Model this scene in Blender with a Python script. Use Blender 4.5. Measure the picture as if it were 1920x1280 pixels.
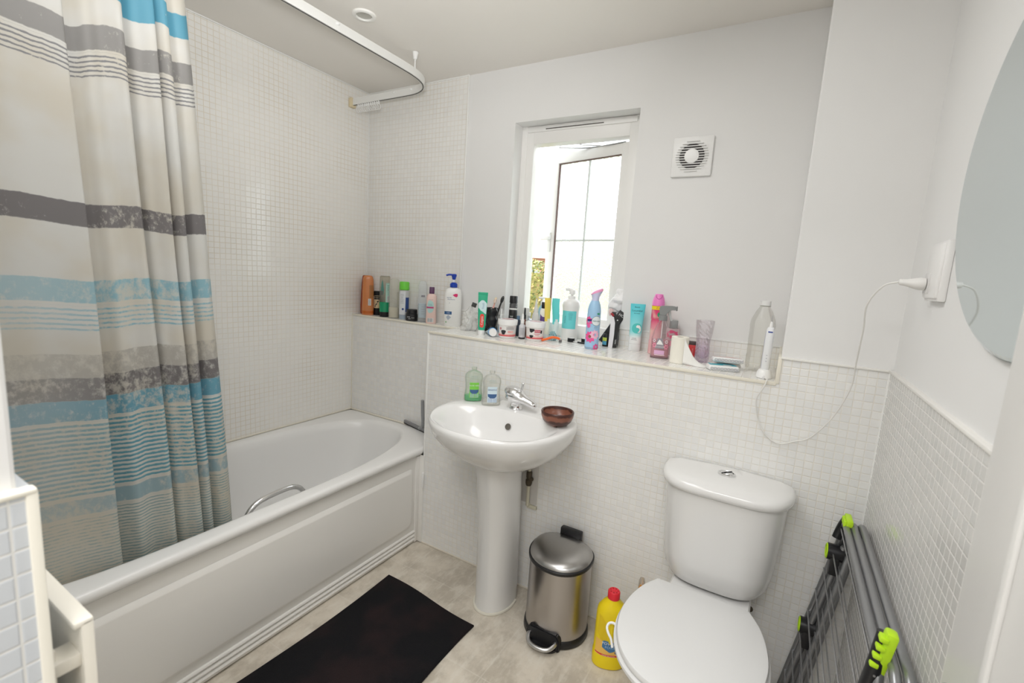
import bpy, bmesh, math, random
from mathutils import Vector, Matrix
from math import sin, cos, pi, radians, atan2, sqrt
random.seed(7)
for o in list(bpy.data.objects): bpy.data.objects.remove(o)
SC = bpy.context.scene
COL = SC.collection

# ------------------------------------------------------------------ camera
F_PX = 875.59
YAW, PIT, ROL = -.5224, -.1464, .0616
CAM = Vector((2.2104, -1.7054, 1.3805))
cdat = bpy.data.cameras.new('camera'); cam = bpy.data.objects.new('camera', cdat); COL.objects.link(cam)
fw = Vector((sin(YAW)*cos(PIT), cos(YAW)*cos(PIT), sin(PIT)))
rt = Vector((cos(YAW), -sin(YAW), 0)); up = rt.cross(fw)
r2 = rt*cos(ROL)+up*sin(ROL); u2 = -rt*sin(ROL)+up*cos(ROL)
mw = Matrix((r2, u2, -fw)).transposed().to_4x4(); mw.translation = CAM
cam.matrix_world = mw
cdat.sensor_width = 36; cdat.lens = F_PX/1920*36; cdat.clip_start = .02
cdat.dof.use_dof = True; cdat.dof.focus_distance = 1.95; cdat.dof.aperture_fstop = 5.0
SC.camera = cam
# ------------------------------------------------------------------ light and exposure
SC.view_settings.view_transform = 'Standard'; SC.view_settings.look = 'None'
SC.view_settings.gamma = 1; SC.view_settings.use_curve_mapping = False
SC.view_settings.exposure = 0.50
W = bpy.data.worlds.new('sky'); SC.world = W; W.use_nodes = True
bg = W.node_tree.nodes['Background']; bg.inputs[0].default_value = (.90, .95, 1, 1); bg.inputs[1].default_value = 3.3
SC.cycles.max_bounces = 10; SC.cycles.diffuse_bounces = 6; SC.cycles.transparent_max_bounces = 24
SC.cycles.sample_clamp_indirect = 6

def lamp(name, kind, loc, energy, col=(1, 1, 1), target=None, **kw):
    d = bpy.data.lights.new(name, kind); d.energy = energy; d.color = col
    for k, v in kw.items(): setattr(d, k, v)
    o = bpy.data.objects.new(name, d); COL.objects.link(o); o.location = loc
    if target: o.rotation_euler = (Vector(target)-Vector(loc)).to_track_quat('-Z', 'Y').to_euler()
    return o
# added ceiling fill (unseen, above the frame), the photographer's flash bounced off the ceiling, added unseen fill in the hall
lamp('ceiling_fill', 'AREA', (1.60, -.95, 2.335), 11, (1, 1, 1), (1.75, -.95, 0), shape='RECTANGLE', size=1.1, size_y=.9)
lamp('flash', 'SPOT', (1.9, -1.45, 1.70), 54, (1, 1, 1), (1.30, -1.0, 2.34), spot_size=radians(100), spot_blend=1, shadow_soft_size=.1)
lamp('hall_fill', 'AREA', (2.1, -2.2, 2.30), 17, (1, 1, 1), (2.1, -2.2, 0), shape='RECTANGLE', size=.9, size_y=.7)

# ------------------------------------------------------------------ tags and helpers
def tag(o, label=None, cat=None, group=None, kind=None):
    if label: o['label'] = label
    if cat: o['category'] = cat
    if group: o['group'] = group
    if kind: o['kind'] = kind
    return o
def thing(name, label, cat, loc=(0, 0, 0), rz=0, group=None):
    o = bpy.data.objects.new(name, None); COL.objects.link(o); o.empty_display_size = .05
    o.location = loc; o.rotation_euler = (0, 0, rz)
    return tag(o, label, cat, group)
def face_cam(x, y):
    return atan2(CAM.x-x, -(CAM.y-y))

class B:
    def __init__(s): s.bm = bmesh.new(); s.mi = 0
    def _f(s, vs):
        try: f = s.bm.faces.new(vs); f.material_index = s.mi; return f
        except ValueError: return None
    def box(s, x0, x1, y0, y1, z0, z1, bev=0, seg=2, rot=None, at=None):
        t = bmesh.new(); bmesh.ops.create_cube(t, size=1)
        for v in t.verts:
            v.co = Vector(((x0+x1)/2+v.co.x*(x1-x0), (y0+y1)/2+v.co.y*(y1-y0), (z0+z1)/2+v.co.z*(z1-z0)))
        if bev: bmesh.ops.bevel(t, geom=t.edges[:], offset=bev, segments=seg, affect='EDGES', profile=.5)
        if rot: 
            c = Vector(at) if at else Vector(((x0+x1)/2, (y0+y1)/2, (z0+z1)/2))
            for v in t.verts: v.co = rot @ (v.co-c)+c
        s.merge(t); return s
    def merge(s, t):
        m = {v: s.bm.verts.new(v.co) for v in t.verts}
        for f in t.faces: s._f([m[v] for v in f.verts])
        t.free()
    def rings(s, rs, close=True, cap0=True, cap1=True):
        vr = [[s.bm.verts.new(p) for p in r] for r in rs]
        n = len(vr[0])
        for a, b in zip(vr, vr[1:]):
            for i in range(n if close else n-1):
                j = (i+1) % n; s._f([a[i], a[j], b[j], b[i]])
        if cap0: s._f(vr[0][::-1])
        if cap1: s._f(vr[-1])
        return vr
    def lathe(s, prof, seg=32, c=(0, 0), sx=1, sy=1, cap0=True, cap1=True):
        rs = [[Vector((c[0]+sx*r*cos(2*pi*i/seg), c[1]+sy*r*sin(2*pi*i/seg), z)) for i in range(seg)] for r, z in prof]
        s.rings(rs, cap0=cap0, cap1=cap1); return s
    def tube(s, pts, r, seg=10, closed=False, rad=None):
        pts = [Vector(p) for p in pts]; n = len(pts); rs = []; prev = None
        for i, p in enumerate(pts):
            if closed: t = pts[(i+1) % n]-pts[i-1]
            else: t = pts[min(i+1, n-1)]-pts[max(i-1, 0)]
            t.normalize()
            if prev is None: a = t.orthogonal().normalized()
            else: a = (prev-t*prev.dot(t)).normalized()
            prev = a; b = t.cross(a); rr = rad[i] if rad else r
            rs.append([p+(a*cos(2*pi*k/seg)+b*sin(2*pi*k/seg))*rr for k in range(seg)])
        if closed: rs.append(rs[0][:]); s.rings(rs, cap0=False, cap1=False); bmesh.ops.remove_doubles(s.bm, verts=s.bm.verts, dist=1e-6)
        else: s.rings(rs)
        return s
    def prism(s, poly, y0, y1, plane='xz'):
        def P(a, b, c):
            return Vector((a, c, b)) if plane == 'xz' else Vector((a, b, c)) if plane == 'xy' else Vector((c, a, b))
        s.rings([[P(a, b, y0) for a, b in poly], [P(a, b, y1) for a, b in poly]]); return s
    def grid(s, fn, nu, nv):
        g = [[s.bm.verts.new(fn(i/nu, j/nv)) for j in range(nv+1)] for i in range(nu+1)]
        for i in range(nu):
            for j in range(nv): s._f([g[i][j], g[i+1][j], g[i+1][j+1], g[i][j+1]])
        return s
    def sphere(s, c, r, sx=1, sy=1, sz=1, seg=20, rot=None):
        t = bmesh.new(); bmesh.ops.create_uvsphere(t, u_segments=seg, v_segments=seg//2+2, radius=r)
        for v in t.verts:
            p = Vector((v.co.x*sx, v.co.y*sy, v.co.z*sz)); v.co = (rot @ p if rot else p)+Vector(c)
        s.merge(t); return s
    def xform(s, m):
        for v in s.bm.verts: v.co = m @ v.co
        return s
    def done(s, name, mats, parent=None, smooth=True, ang=40, label=None, kind=None, loc=None, rot=None, nocalc=False):
        if not nocalc: bmesh.ops.recalc_face_normals(s.bm, faces=s.bm.faces)
        me = bpy.data.meshes.new(name); s.bm.to_mesh(me); s.bm.free()
        for m in (mats if isinstance(mats, (list, tuple)) else [mats]): me.materials.append(m)
        if smooth:
            me.polygons.foreach_set('use_smooth', [True]*len(me.polygons))
            if ang: me.set_sharp_from_angle(angle=radians(ang))
        o = bpy.data.objects.new(name, me); COL.objects.link(o)
        if parent: o.parent = parent
        if loc: o.location = loc
        if rot: o.rotation_euler = rot
        if label: o['label'] = label
        if kind: o['kind'] = kind
        return o

def smooth_path(pts, n=8, closed=False):
    P = [Vector(p) for p in pts]; out = []; m = len(P)
    for i in range(m if closed else m-1):
        if closed: a, b, c, d = P[i-1], P[i], P[(i+1) % m], P[(i+2) % m]
        else: a, b, c, d = P[max(i-1, 0)], P[i], P[i+1], P[min(i+2, m-1)]
        for k in range(n):
            t = k/n
            out.append(.5*((2*b)+(c-a)*t+(2*a-5*b+4*c-d)*t*t+(3*b-a-3*c+d)*t**3))
    if not closed: out.append(P[-1])
    return out

# ------------------------------------------------------------------ materials
MATS = {}
def mat(name, col, rough=.5, metal=0, spec=.5, bump=0, bscale=200, coat=0, sss=0, trans=0, ior=1.45):
    if name in MATS: return MATS[name]
    m = bpy.data.materials.new(name); m.use_nodes = True; nt = m.node_tree; p = nt.nodes['Principled BSDF']
    p.inputs['Base Color'].default_value = (*col, 1); p.inputs['Roughness'].default_value = rough
    p.inputs['Metallic'].default_value = metal; p.inputs['Specular IOR Level'].default_value = spec
    p.inputs['Coat Weight'].default_value = coat; p.inputs['Transmission Weight'].default_value = trans; p.inputs['IOR'].default_value = ior
    if bump:
        tc = nt.nodes.new('ShaderNodeTexCoord'); n = nt.nodes.new('ShaderNodeTexNoise'); n.inputs['Scale'].default_value = bscale; n.inputs['Detail'].default_value = 4
        b = nt.nodes.new('ShaderNodeBump'); b.inputs['Strength'].default_value = bump; b.inputs['Distance'].default_value = .002
        nt.links.new(tc.outputs['Object'], n.inputs['Vector']); nt.links.new(n.outputs[0], b.inputs['Height']); nt.links.new(b.outputs[0], p.inputs['Normal'])
    MATS[name] = m; return m
def clear(name, tint, glossw=.5, rough=.05, diff=None, dw=0):
    """thin clear plastic or glass: tinted see-through plus fresnel gloss"""
    if name in MATS: return MATS[name]
    m = bpy.data.materials.new(name); m.use_nodes = True; nt = m.node_tree; nt.nodes.clear(); N = nt.nodes.new; L = nt.links.new
    out = N('ShaderNodeOutputMaterial'); t = N('ShaderNodeBsdfTransparent'); t.inputs[0].default_value = (*tint, 1)
    g = N('ShaderNodeBsdfGlossy'); g.inputs['Roughness'].default_value = rough
    fr = N('ShaderNodeLayerWeight'); fr.inputs[0].default_value = .35
    mul = N('ShaderNodeMath'); mul.operation = 'MULTIPLY'; mul.inputs[1].default_value = glossw
    L(fr.outputs['Fresnel'], mul.inputs[0])
    src = t
    if dw:
        d = N('ShaderNodeBsdfDiffuse'); d.inputs[0].default_value = (*diff, 1); mx0 = N('ShaderNodeMixShader'); mx0.inputs[0].default_value = dw
        L(t.outputs[0], mx0.inputs[1]); L(d.outputs[0], mx0.inputs[2]); src = mx0
    mx = N('ShaderNodeMixShader'); L(mul.outputs[0], mx.inputs[0]); L(src.outputs[0], mx.inputs[1]); L(g.outputs[0], mx.inputs[2]); L(mx.outputs[0], out.inputs[0])
    MATS[name] = m; return m
class NT:
    """little node helper"""
    def __init__(s, name):
        s.m = bpy.data.materials.new(name); s.m.use_nodes = True; s.nt = s.m.node_tree; s.p = s.nt.nodes['Principled BSDF']
        s.tc = s.nt.nodes.new('ShaderNodeTexCoord')
    def link(s, a, b): s.nt.links.new(a, b)
    def math(s, op, a, b=None, c=None, clamp=False):
        n = s.nt.nodes.new('ShaderNodeMath'); n.operation = op; n.use_clamp = clamp
        for i, v in enumerate((a, b, c)):
            if v is None: continue
            if isinstance(v, (int, float)): n.inputs[i].default_value = v
            else: s.link(v, n.inputs[i])
        return n.outputs[0]
    def sep(s, v):
        n = s.nt.nodes.new('ShaderNodeSeparateXYZ'); s.link(v, n.inputs[0]); return n.outputs
    def comb(s, x, y, z=0):
        n = s.nt.nodes.new('ShaderNodeCombineXYZ')
        for i, v in enumerate((x, y, z)):
            if isinstance(v, (int, float)): n.inputs[i].default_value = v
            else: s.link(v, n.inputs[i])
        return n.outputs[0]
    def noise(s, v, scale, detail=3, rough=.5):
        n = s.nt.nodes.new('ShaderNodeTexNoise'); s.link(v, n.inputs['Vector']); n.inputs['Scale'].default_value = scale
        n.inputs['Detail'].default_value = detail; n.inputs['Roughness'].default_value = rough; return n.outputs[0]
    def white(s, v):
        n = s.nt.nodes.new('ShaderNodeTexWhiteNoise'); s.link(v, n.inputs['Vector']); return n.outputs
    def mix(s, f, a, b):
        n = s.nt.nodes.new('ShaderNodeMix'); n.data_type = 'RGBA'
        for i, v in ((0, f), (6, a), (7, b)):
            if isinstance(v, (int, float)): n.inputs[i].default_value = v
            elif isinstance(v, tuple): n.inputs[i].default_value = (*v, 1)
            else: s.link(v, n.inputs[i])
        return n.outputs[2]
    def ramp(s, v, a, b, c=0., d=1.):
        n = s.nt.nodes.new('ShaderNodeMapRange'); n.interpolation_type = 'SMOOTHSTEP'; s.link(v, n.inputs[0])
        for i, q in enumerate((a, b, c, d)): n.inputs[i+1].default_value = q
        return n.outputs[0]
    def bump(s, h, st, dist):
        n = s.nt.nodes.new('ShaderNodeBump'); s.link(h, n.inputs['Height']); n.inputs['Strength'].default_value = st; n.inputs['Distance'].default_value = dist
        s.link(n.outputs[0], s.p.inputs['Normal'])
PT = .0243
def tile_mat(name, axes, c1, c2, grout, off=(0, 0), stain=0, flo=(.03, .055), spec=.5):
    k = NT(name); o = k.sep(k.tc.outputs['Object'])
    u = k.math('ADD', k.math('DIVIDE', o[axes[0]], PT), off[0]+100); v = k.math('ADD', k.math('DIVIDE', o[axes[1]], PT), off[1]+100)
    fu = k.math('FRACT', u); fv = k.math('FRACT', v); iu = k.math('FLOOR', u); iv = k.math('FLOOR', v)
    eu = k.math('MINIMUM', fu, k.math('SUBTRACT', 1., fu)); ev = k.math('MINIMUM', fv, k.math('SUBTRACT', 1., fv))
    d = k.math('MINIMUM', eu, ev); mask = k.ramp(d, flo[0], flo[1])
    wn = k.white(k.comb(iu, iv, 3.1)); rnd = wn[0]; rs = k.sep(wn[1])
    tile = k.mix(rnd, c1, c2)
    g = grout
    if stain:
        st = k.ramp(k.noise(k.tc.outputs['Object'], 3.0, 4), .42, .62); g = k.mix(k.math('MULTIPLY', st, stain), grout, (.62, .52, .36))
    k.link(k.mix(mask, g, tile), k.p.inputs['Base Color'])
    k.link(k.math('SUBTRACT', .75, k.math('MULTIPLY', mask, .64)), k.p.inputs['Roughness'])
    tilt = k.math('ADD', k.math('MULTIPLY', k.math('SUBTRACT', rs[0], .5), k.math('SUBTRACT', fu, .5)), k.math('MULTIPLY', k.math('SUBTRACT', rs[1], .5), k.math('SUBTRACT', fv, .5)))
    h = k.math('MULTIPLY', k.math('ADD', k.ramp(d, .02, .10), k.math('MULTIPLY', tilt, .9)), 1.)
    k.bump(h, .42, .0012); k.p.inputs['Specular IOR Level'].default_value = spec
    return k.m
TA = (.86, .855, .83); TB = (.83, .825, .805); TG = (.78, .75, .69)
tile_left = tile_mat('mosaic_left', (1, 2), (.86, .845, .81), (.84, .83, .80), (.80, .765, .70), stain=.5)
tile_y = tile_mat('mosaic_back', (0, 2), TA, TB, TG, off=(.3, 1-((1.162/PT) % 1)), stain=.35)
tile_y2 = tile_mat('mosaic_back_lower', (0, 2), (.85, .845, .825), (.80, .80, .79), (.80, .775, .72), off=(.31, 1-((1.162/PT) % 1)), stain=.2)
tile_x = tile_mat('mosaic_right', (1, 2), (.66, .65, .63), (.60, .60, .585), (.80, .79, .77), off=(0, 1-((1.162/PT) % 1)), flo=(.035, .06))  # same mosaic; its dark reflections on this wall painted as greyer tile, paler grout
tile_z = tile_mat('mosaic_ledge', (0, 1), TA, TB, TG)
tile_stub = tile_mat('mosaic_stub', (1, 2), (.62, .65, .68), (.60, .63, .67), (.72, .72, .70), off=(.2, 1-((1.162/PT) % 1)))
def plaster_mat(name, c):
    k = NT(name); k.link(k.mix(k.ramp(k.noise(k.tc.outputs['Object'], 1.7, 4), .3, .7), c, tuple(q*.975 for q in c)), k.p.inputs['Base Color'])
    k.p.inputs['Roughness'].default_value = .6; k.p.inputs['Specular IOR Level'].default_value = .3
    k.bump(k.noise(k.tc.outputs['Object'], 160, 3), .06, .001); return k.m
plaster = plaster_mat('plaster', (.80, .797, .79)); ceil_m = plaster_mat('ceiling_paint', (.83, .80, .755)); hall_m = plaster_mat('hall_paint', (.78, .77, .75))
grout_seal = mat('sealant', (.80, .76, .66), .5); seal_white = mat('sealant_white', (.84, .84, .82), .4)
ceramic = mat('ceramic', (.77, .765, .755), .12, coat=.3); acrylic = mat('acrylic', (.83, .825, .815), .22); acrylic_panel = mat('acrylic_panel', (.84, .825, .795), .32)
chrome = mat('chrome', (.78, .78, .79), .08, 1); steel_tube = mat('satin_steel', (.62, .63, .65), .25, 1)
upvc = mat('upvc', (.86, .85, .83), .35); white_pl = mat('white_plastic', (.85, .85, .84), .35); black_pl = mat('black_plastic', (.012, .012, .014), .35)
def text_mesh(body, size, align='CENTER'):
    c = bpy.data.curves.new('lettering', 'FONT'); c.body = body; c.size = size; c.align_x = align; c.align_y = 'CENTER'; c.resolution_u = 2
    o = bpy.data.objects.new('lettering', c); COL.objects.link(o); dg = bpy.context.evaluated_depsgraph_get(); dg.update()
    me = bpy.data.meshes.new_from_object(o.evaluated_get(dg)); bpy.data.objects.remove(o); bpy.data.curves.remove(c); return me
def lettering(body, size, fn, m, parent, name='lettering', rot90=0):
    """fn maps (u right, v up) to a point just above the surface"""
    me = text_mesh(body, size); me.name = name
    for v in me.vertices:
        a, b = v.co.x, v.co.y
        if rot90 == 1: a, b = -b, a
        if rot90 == -1: a, b = b, -a
        v.co = fn(a, b)
    me.materials.clear(); me.materials.append(m)
    o = bpy.data.objects.new(name, me); COL.objects.link(o); o.parent = parent; return o

# ================================================================== THE SETTING
XS, XB, XR, ZL, ZT, YN, YU, H = .77, 2.217, 2.498, 1.082, 1.162, .212, .324, 2.344
WX0, WX1, WZ1 = .987, 1.59, 2.09
def struct(b, name, m, **kw): return b.done(name, m, kind='structure', **kw)
# floor: beige stone-look vinyl
k = NT('vinyl_floor'); o = k.sep(k.tc.outputs['Object']); P3 = k.tc.outputs['Object']
n1 = k.noise(P3, 7, 6, .65); n2 = k.noise(k.comb(k.math('MULTIPLY', o[0], 3.), o[1]), 14, 5, .6); n3 = k.noise(P3, 90, 3, .6)
base = k.mix(k.ramp(n1, .35, .65), (.48, .43, .355), (.67, .61, .52)); base = k.mix(k.math('MULTIPLY', k.ramp(n2, .45, .7), .55), base, (.74, .70, .62))
base = k.mix(k.math('MULTIPLY', k.ramp(n3, .62, .75), .35), base, (.36, .32, .27))
fx = k.math('FRACT', k.math('ADD', k.math('DIVIDE', o[0], .305), 10.18)); fy = k.math('FRACT', k.math('ADD', k.math('DIVIDE', o[1], .305), 10.62))
e = k.math('MINIMUM', k.math('MINIMUM', fx, k.math('SUBTRACT', 1., fx)), k.math('MINIMUM', fy, k.math('SUBTRACT', 1., fy)))
base = k.mix(k.ramp(e, .004, .010, .35, 0.), base, (.72, .69, .62))
k.link(base, k.p.inputs['Base Color']); k.p.inputs['Roughness'].default_value = .42; k.bump(n3, .15, .001)
struct(B().box(-.15, 3.3, -3.1, .5, -.08, 0), 'floor', k.m)
struct(B().box(-.15, 3.3, -3.1, .55, H, H+.08), 'ceiling', ceil_m)
struct(B().box(-.12, 0, -1.7, .5, 0, H), 'wall_left', tile_left)
b = B(); b.box(-.1, WX0, YU, .50, 0, H); b.box(WX1, 2.65, YU, .50, 0, H); b.box(WX0, WX1, YU, .50, WZ1, H); b.box(WX0, WX1, YU, .50, 0, ZL-.004)
struct(b, 'wall_back', plaster, smooth=False)
b = B(); b.box(0, .704, YU-.007, YU, ZL-.01, H); b.box(.706, WX0-.002, YU-.007, YU, ZL-.01, ZT); b.box(WX1+.002, XB, YU-.007, YU, ZL-.01, ZT)
struct(b, 'wall_back_tiling', tile_y, smooth=False)
# the boxed-in ledge: deep part, and the shallower part over the bath
b = B(); b.box(XS, XB, 0, YU, 0, ZL-.006); b.box(-.01, XS, YN, YU, 0, ZL-.006); b.box(XB, XR, 0, YU, 0, ZT)
struct(b, 'wall_ledge_front', tile_y2, smooth=False)
b = B(); b.box(XS+.006, XB-.002, .006, YU, ZL-.006, ZL); b.box(0, XS+.006, YN+.006, YU, ZL-.006, ZL); b.box(WX0, WX1, YU-.002, .405, ZL-.006, ZL)
struct(b, 'wall_ledge_top', tile_z, smooth=False)
b = B(); b.box(XB+.004, 2.52, .006, YU, ZT-.01, H, bev=.003); struct(b, 'wall_boxing', plaster, smooth=False)
struct(B().box(XS-.0005, XS+.0005, .0, YN, 0, ZL-.006), 'wall_ledge_end', tile_mat('mosaic_end', (1, 2), TA, TB, TG), smooth=False)
# tile on the boxing's return
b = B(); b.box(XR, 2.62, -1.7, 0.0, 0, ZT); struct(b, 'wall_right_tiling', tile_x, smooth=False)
b = B(); b.box(XR+.007, 2.63, -1.72, .34, ZT-.02, H); struct(b, 'wall_right', plaster, smooth=False)
b = B(); b.box(-.1, 1.61, -1.69, -1.565, 0, 1.145); struct(b, 'wall_front_tiling', tile_stub, smooth=False)
b = B(); b.box(-.1, 1.600, -1.68, -1.575, 1.135, H, bev=.004); b.box(1.59, 2.60, -1.68, -1.575, 2.06, H); b.box(2.46, 2.6, -1.69, -1.575, 0, 2.06)
struct(b, 'wall_front', plaster, smooth=False)
b = B(); b.box(.6, 3.3, -3.1, -3.0, 0, H); b.box(.6, .7, -3.0, -1.69, 0, H); b.box(3.2, 3.3, -3.0, -1.69, 0, H); b.box(2.6, 3.3, -1.69, -1.6, 0, H)
struct(b, 'wall_hall', hall_m, smooth=False)
# trims: tile edge strips and sealant
tn = [0]
def trim(b, m=seal_white):
    tn[0] += 1; return struct(b, 'trim_%d' % tn[0], m)
trim(B().box(XS-.003, XB, -.004, .007, ZL-.010, ZL+.001, bev=.002), grout_seal)
trim(B().box(0, XS+.004, YN-.004, YN+.007, ZL-.010, ZL+.001, bev=.002), grout_seal)
trim(B().box(XS-.004, XS+.004, -.004, .004, .0, ZL-.008, bev=.0015))
trim(B().box(XB-.004, XB+.008, -.003, YU, ZL-.004, ZT+.004, bev=.002), grout_seal)
b = B(); b.box(XB+.004, XR, -.005, .010, ZT-.002, ZT+.005, bev=.002); b.box(XR-.005, XR+.012, -1.57, -.0, ZT-.002, ZT+.006, bev=.002); trim(b, mat('tile_edge', (.80, .785, .75), .4))
trim(B().box(XR-.004, XR+.002, -.004, .002, 0, ZT, bev=.001))
trim(B().box(.702, .709, YU-.011, YU, ZL, H, bev=.002))
trim(B().box(-.001, .004, YU-.011, YU-.004, ZL, H, bev=.001))
trim(B().box(-.001, .005, YN-.004, YN+.002, .5, ZL, bev=.001), grout_seal)
b = B(); b.box(0, .706, YU-.012, YU-.005, H-.006, H, bev=.002); b.box(0, .006, -1.57, YU-.005, H-.006, H, bev=.002); trim(b)
b = B(); b.box(WX1+.002, XB, YU-.010, YU, ZT-.001, ZT+.005, bev=.001); b.box(.706, WX0-.002, YU-.010, YU, ZT-.001, ZT+.005, bev=.001); trim(b)
b = B(); b.box(1.604, 1.6125, -1.573, -1.5635, 0, 1.145, bev=.002); b.box(1.598, 1.613, -1.69, -1.564, 1.142, 1.148, bev=.002); trim(b, mat('tile_edge_cream', (.80, .77, .68), .4))
b = B(); b.box(XS+.002, XR, -.006, .001, 0, .007, bev=.002); trim(b, mat('floor_sealant', (.72, .67, .58), .5))
# ---- window
wn = bpy.data.objects.new('window_1', None); COL.objects.link(wn); wn.empty_display_size = .1; wn['kind'] = 'structure'
b = B(); fy0, fy1 = .400, .465
b.box(WX0, WX0+.068, fy0, fy1, ZL, WZ1, bev=.004); b.box(WX1-.062, WX1, fy0, fy1, ZL, WZ1, bev=.004); b.box(WX0+.06, WX1-.06, fy0, fy1, WZ1-.085, WZ1, bev=.004)
b.box(WX0+.06, WX1-.06, fy0, fy1, ZL, ZL+.065, bev=.004); b.box(WX0+.03, WX1-.03, fy0-.006, fy0+.01, WZ1-.030, WZ1-.006, bev=.003)
b.box(WX0-.002, WX0+.03, fy0-.003, fy0+.01, ZL, WZ1, bev=.003)
b.done('window_frame', upvc, wn)
b = B(); b.box(WX0+.13, WX0+.42, fy0-.0075, fy0-.005, WZ1-.022, WZ1-.018); b.done('trickle_vent', mat('vent_shadow', (.12, .11, .10), .7), wn, label='dark slot of the trickle vent')
# sash hinged on the right, opening outwards
th = radians(15); sp = Vector((1.535, .462, 0)); SW = .47
sash = bpy.data.objects.new('sash', None); COL.objects.link(sash); sash.empty_display_size = .1; sash.parent = wn
sash.location = sp; sash.rotation_euler = (0, 0, -th)      # local -x runs to the free edge
z0, z1 = ZL+.05, 1.995; fr = .050
b = B(); b.box(-SW, -SW+fr, -.022, .022, z0, z1, bev=.005); b.box(-fr, 0, -.022, .022, z0, z1, bev=.005); b.box(-SW+fr-.004, -fr+.004, -.022, .022, z1-fr, z1, bev=.005); b.box(-SW+fr-.004, -fr+.004, -.022, .022, z0, z0+fr, bev=.005)
b.done('sash_frame', upvc, sash)
b = B(); b.box(-SW+fr-.004, -SW+fr+.004, -.016, -.006, z0+fr, z1-fr); b.box(-SW+fr, -fr, -.016, -.006, z1-fr-.004, z1-fr+.003); b.done('gasket', mat('gasket', (.16, .10, .09), .6), sash, label='dark rubber gasket')
b = B(); xm = (-SW+fr-fr)/2; b.box(xm-.005, xm+.005, -.009, .001, z0+fr, z1-fr, bev=.002); b.box(-SW+fr, -fr, -.009, .001, 1.555, 1.565, bev=.002); b.done('glazing_bar', mat('glazing_bar', (.74, .78, .76), .4), sash)
k = NT('obscure_glass'); k.p.inputs['Transmission Weight'].default_value = 1; k.p.inputs['Roughness'].default_value = .10; k.p.inputs['IOR'].default_value = 1.25
k.p.inputs['Base Color'].default_value = (.98, 1, .99, 1)
vo = k.nt.nodes.new('ShaderNodeTexVoronoi'); vo.inputs['Scale'].default_value = 120; vo.feature = 'SMOOTH_F1'; k.link(k.tc.outputs['Object'], vo.inputs['Vector']); k.bump(vo.outputs['Distance'], .8, .005)
tl = k.nt.nodes.new('ShaderNodeBsdfTranslucent'); tl.inputs[0].default_value = (.95, .97, .96, 1); mg = k.nt.nodes.new('ShaderNodeMixShader'); mg.inputs[0].default_value = .22
k.link(k.p.outputs[0], mg.inputs[1]); k.link(tl.outputs[0], mg.inputs[2]); k.link(mg.outputs[0], k.nt.nodes['Material Output'].inputs[0])
b = B(); b.box(-SW+fr-.004, -fr+.004, -.003, .002, z0+fr-.004, z1-fr+.004); b.done('pane', k.m, sash, smooth=False)
b = B(); b.box(-SW+.012, -SW+.034, -.030, -.020, 1.50, 1.60, bev=.003); b.box(-SW-.022, -SW+.04, -.048, -.030, 1.562, 1.580, bev=.005); b.box(-SW-.03, -SW-.016, -.040, -.026, 1.564, 1.578, bev=.004)
b.done('window_handle', mat('handle_white', (.82, .82, .81), .3), sash)
b = B(); b.tube(smooth_path([(1.16, .462, 1.998), (1.30, .50, 1.996), (1.42, .47, 1.994), (1.50, .455, 1.995)], 4), .005, 6); b.tube([(1.27, .455, 2.0), (1.40, .50, 1.998), (1.50, .49, 1.996)], .004, 6)
b.done('stay_arm', steel_tube, wn)

# ---- right: the open door folded back against the right-hand wall
dn = bpy.data.objects.new('door_1', None); COL.objects.link(dn); dn['kind'] = 'structure'
b = B(); b.box(2.452, 2.490, -1.56, -.925, .01, 2.0, bev=.002)
b.box(2.447, 2.4525, -1.045, -1.03, .23, 1.87, bev=.002)
b.done('door_leaf', mat('door_paint', (.74, .73, .71), .3), dn)
b = B(); b.box(2.440, 2.452, -1.02, -.965, .80, .905, bev=.004); b.tube(smooth_path([(2.448, -.985, .862), (2.405, -.985, .862), (2.395, -1.0, .862), (2.395, -1.11, .860)], 4), .010, 10)
b.done('door_handle', mat('brushed_handle', (.55, .57, .60), .25, 1), dn)

# ================================================================== OUTSIDE THE WINDOW
struct(B().box(-40, 30, .6, 60, -.6, -.5), 'ground', mat('ground_soil', (.16, .17, .07), .9), smooth=False)
k = NT('hedge_leaf'); oi = k.nt.nodes.new('ShaderNodeNewGeometry'); r = oi.outputs['Random Per Island']
c = k.mix(k.ramp(r, .2, .8), (.12, .15, .04), (.38, .36, .10)); c = k.mix(k.ramp(r, .86, .9), c, (.55, .34, .16)); k.link(c, k.p.inputs['Base Color']); k.p.inputs['Roughness'].default_value = .5
b = B(); b.box(-6, 1.8, 5.15, 5.8, -.5, 1.40)
rnd = random.Random(3)
for i in range(9000):
    x = rnd.uniform(-2.6, .8); f = rnd.random()
    if f < .75: c0 = Vector((x, 5.1-rnd.random()*.12+.05*sin(x*5), rnd.uniform(.2, 1.52)))
    else: c0 = Vector((x, rnd.uniform(5.0, 5.8), 1.42+rnd.random()*.16+.04*sin(x*7)))
    s = rnd.uniform(.018, .035); a = Vector((rnd.gauss(0, 1), rnd.gauss(0, 1), rnd.gauss(0, 1))).normalized(); d = a.orthogonal().normalized()*s; a = a.cross(d).normalized()*s*.6
    b._f([b.bm.verts.new(c0+d), b.bm.verts.new(c0+a), b.bm.verts.new(c0-d), b.bm.verts.new(c0-a)])
tag(b.done('hedge', k.m, smooth=False, nocalc=True), 'leafy green and yellow hedge outside the open window', 'hedge', kind='stuff')
hs = thing('house', 'distant red brick house with tiled roof beyond the hedge', 'house', (-12.5, 26, -.5))
brick = mat('house_brick', (.48, .24, .17), .8); 
B().box(-4, 4, 0, 6, 0, 2.95).done('wall', brick, hs)
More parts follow.
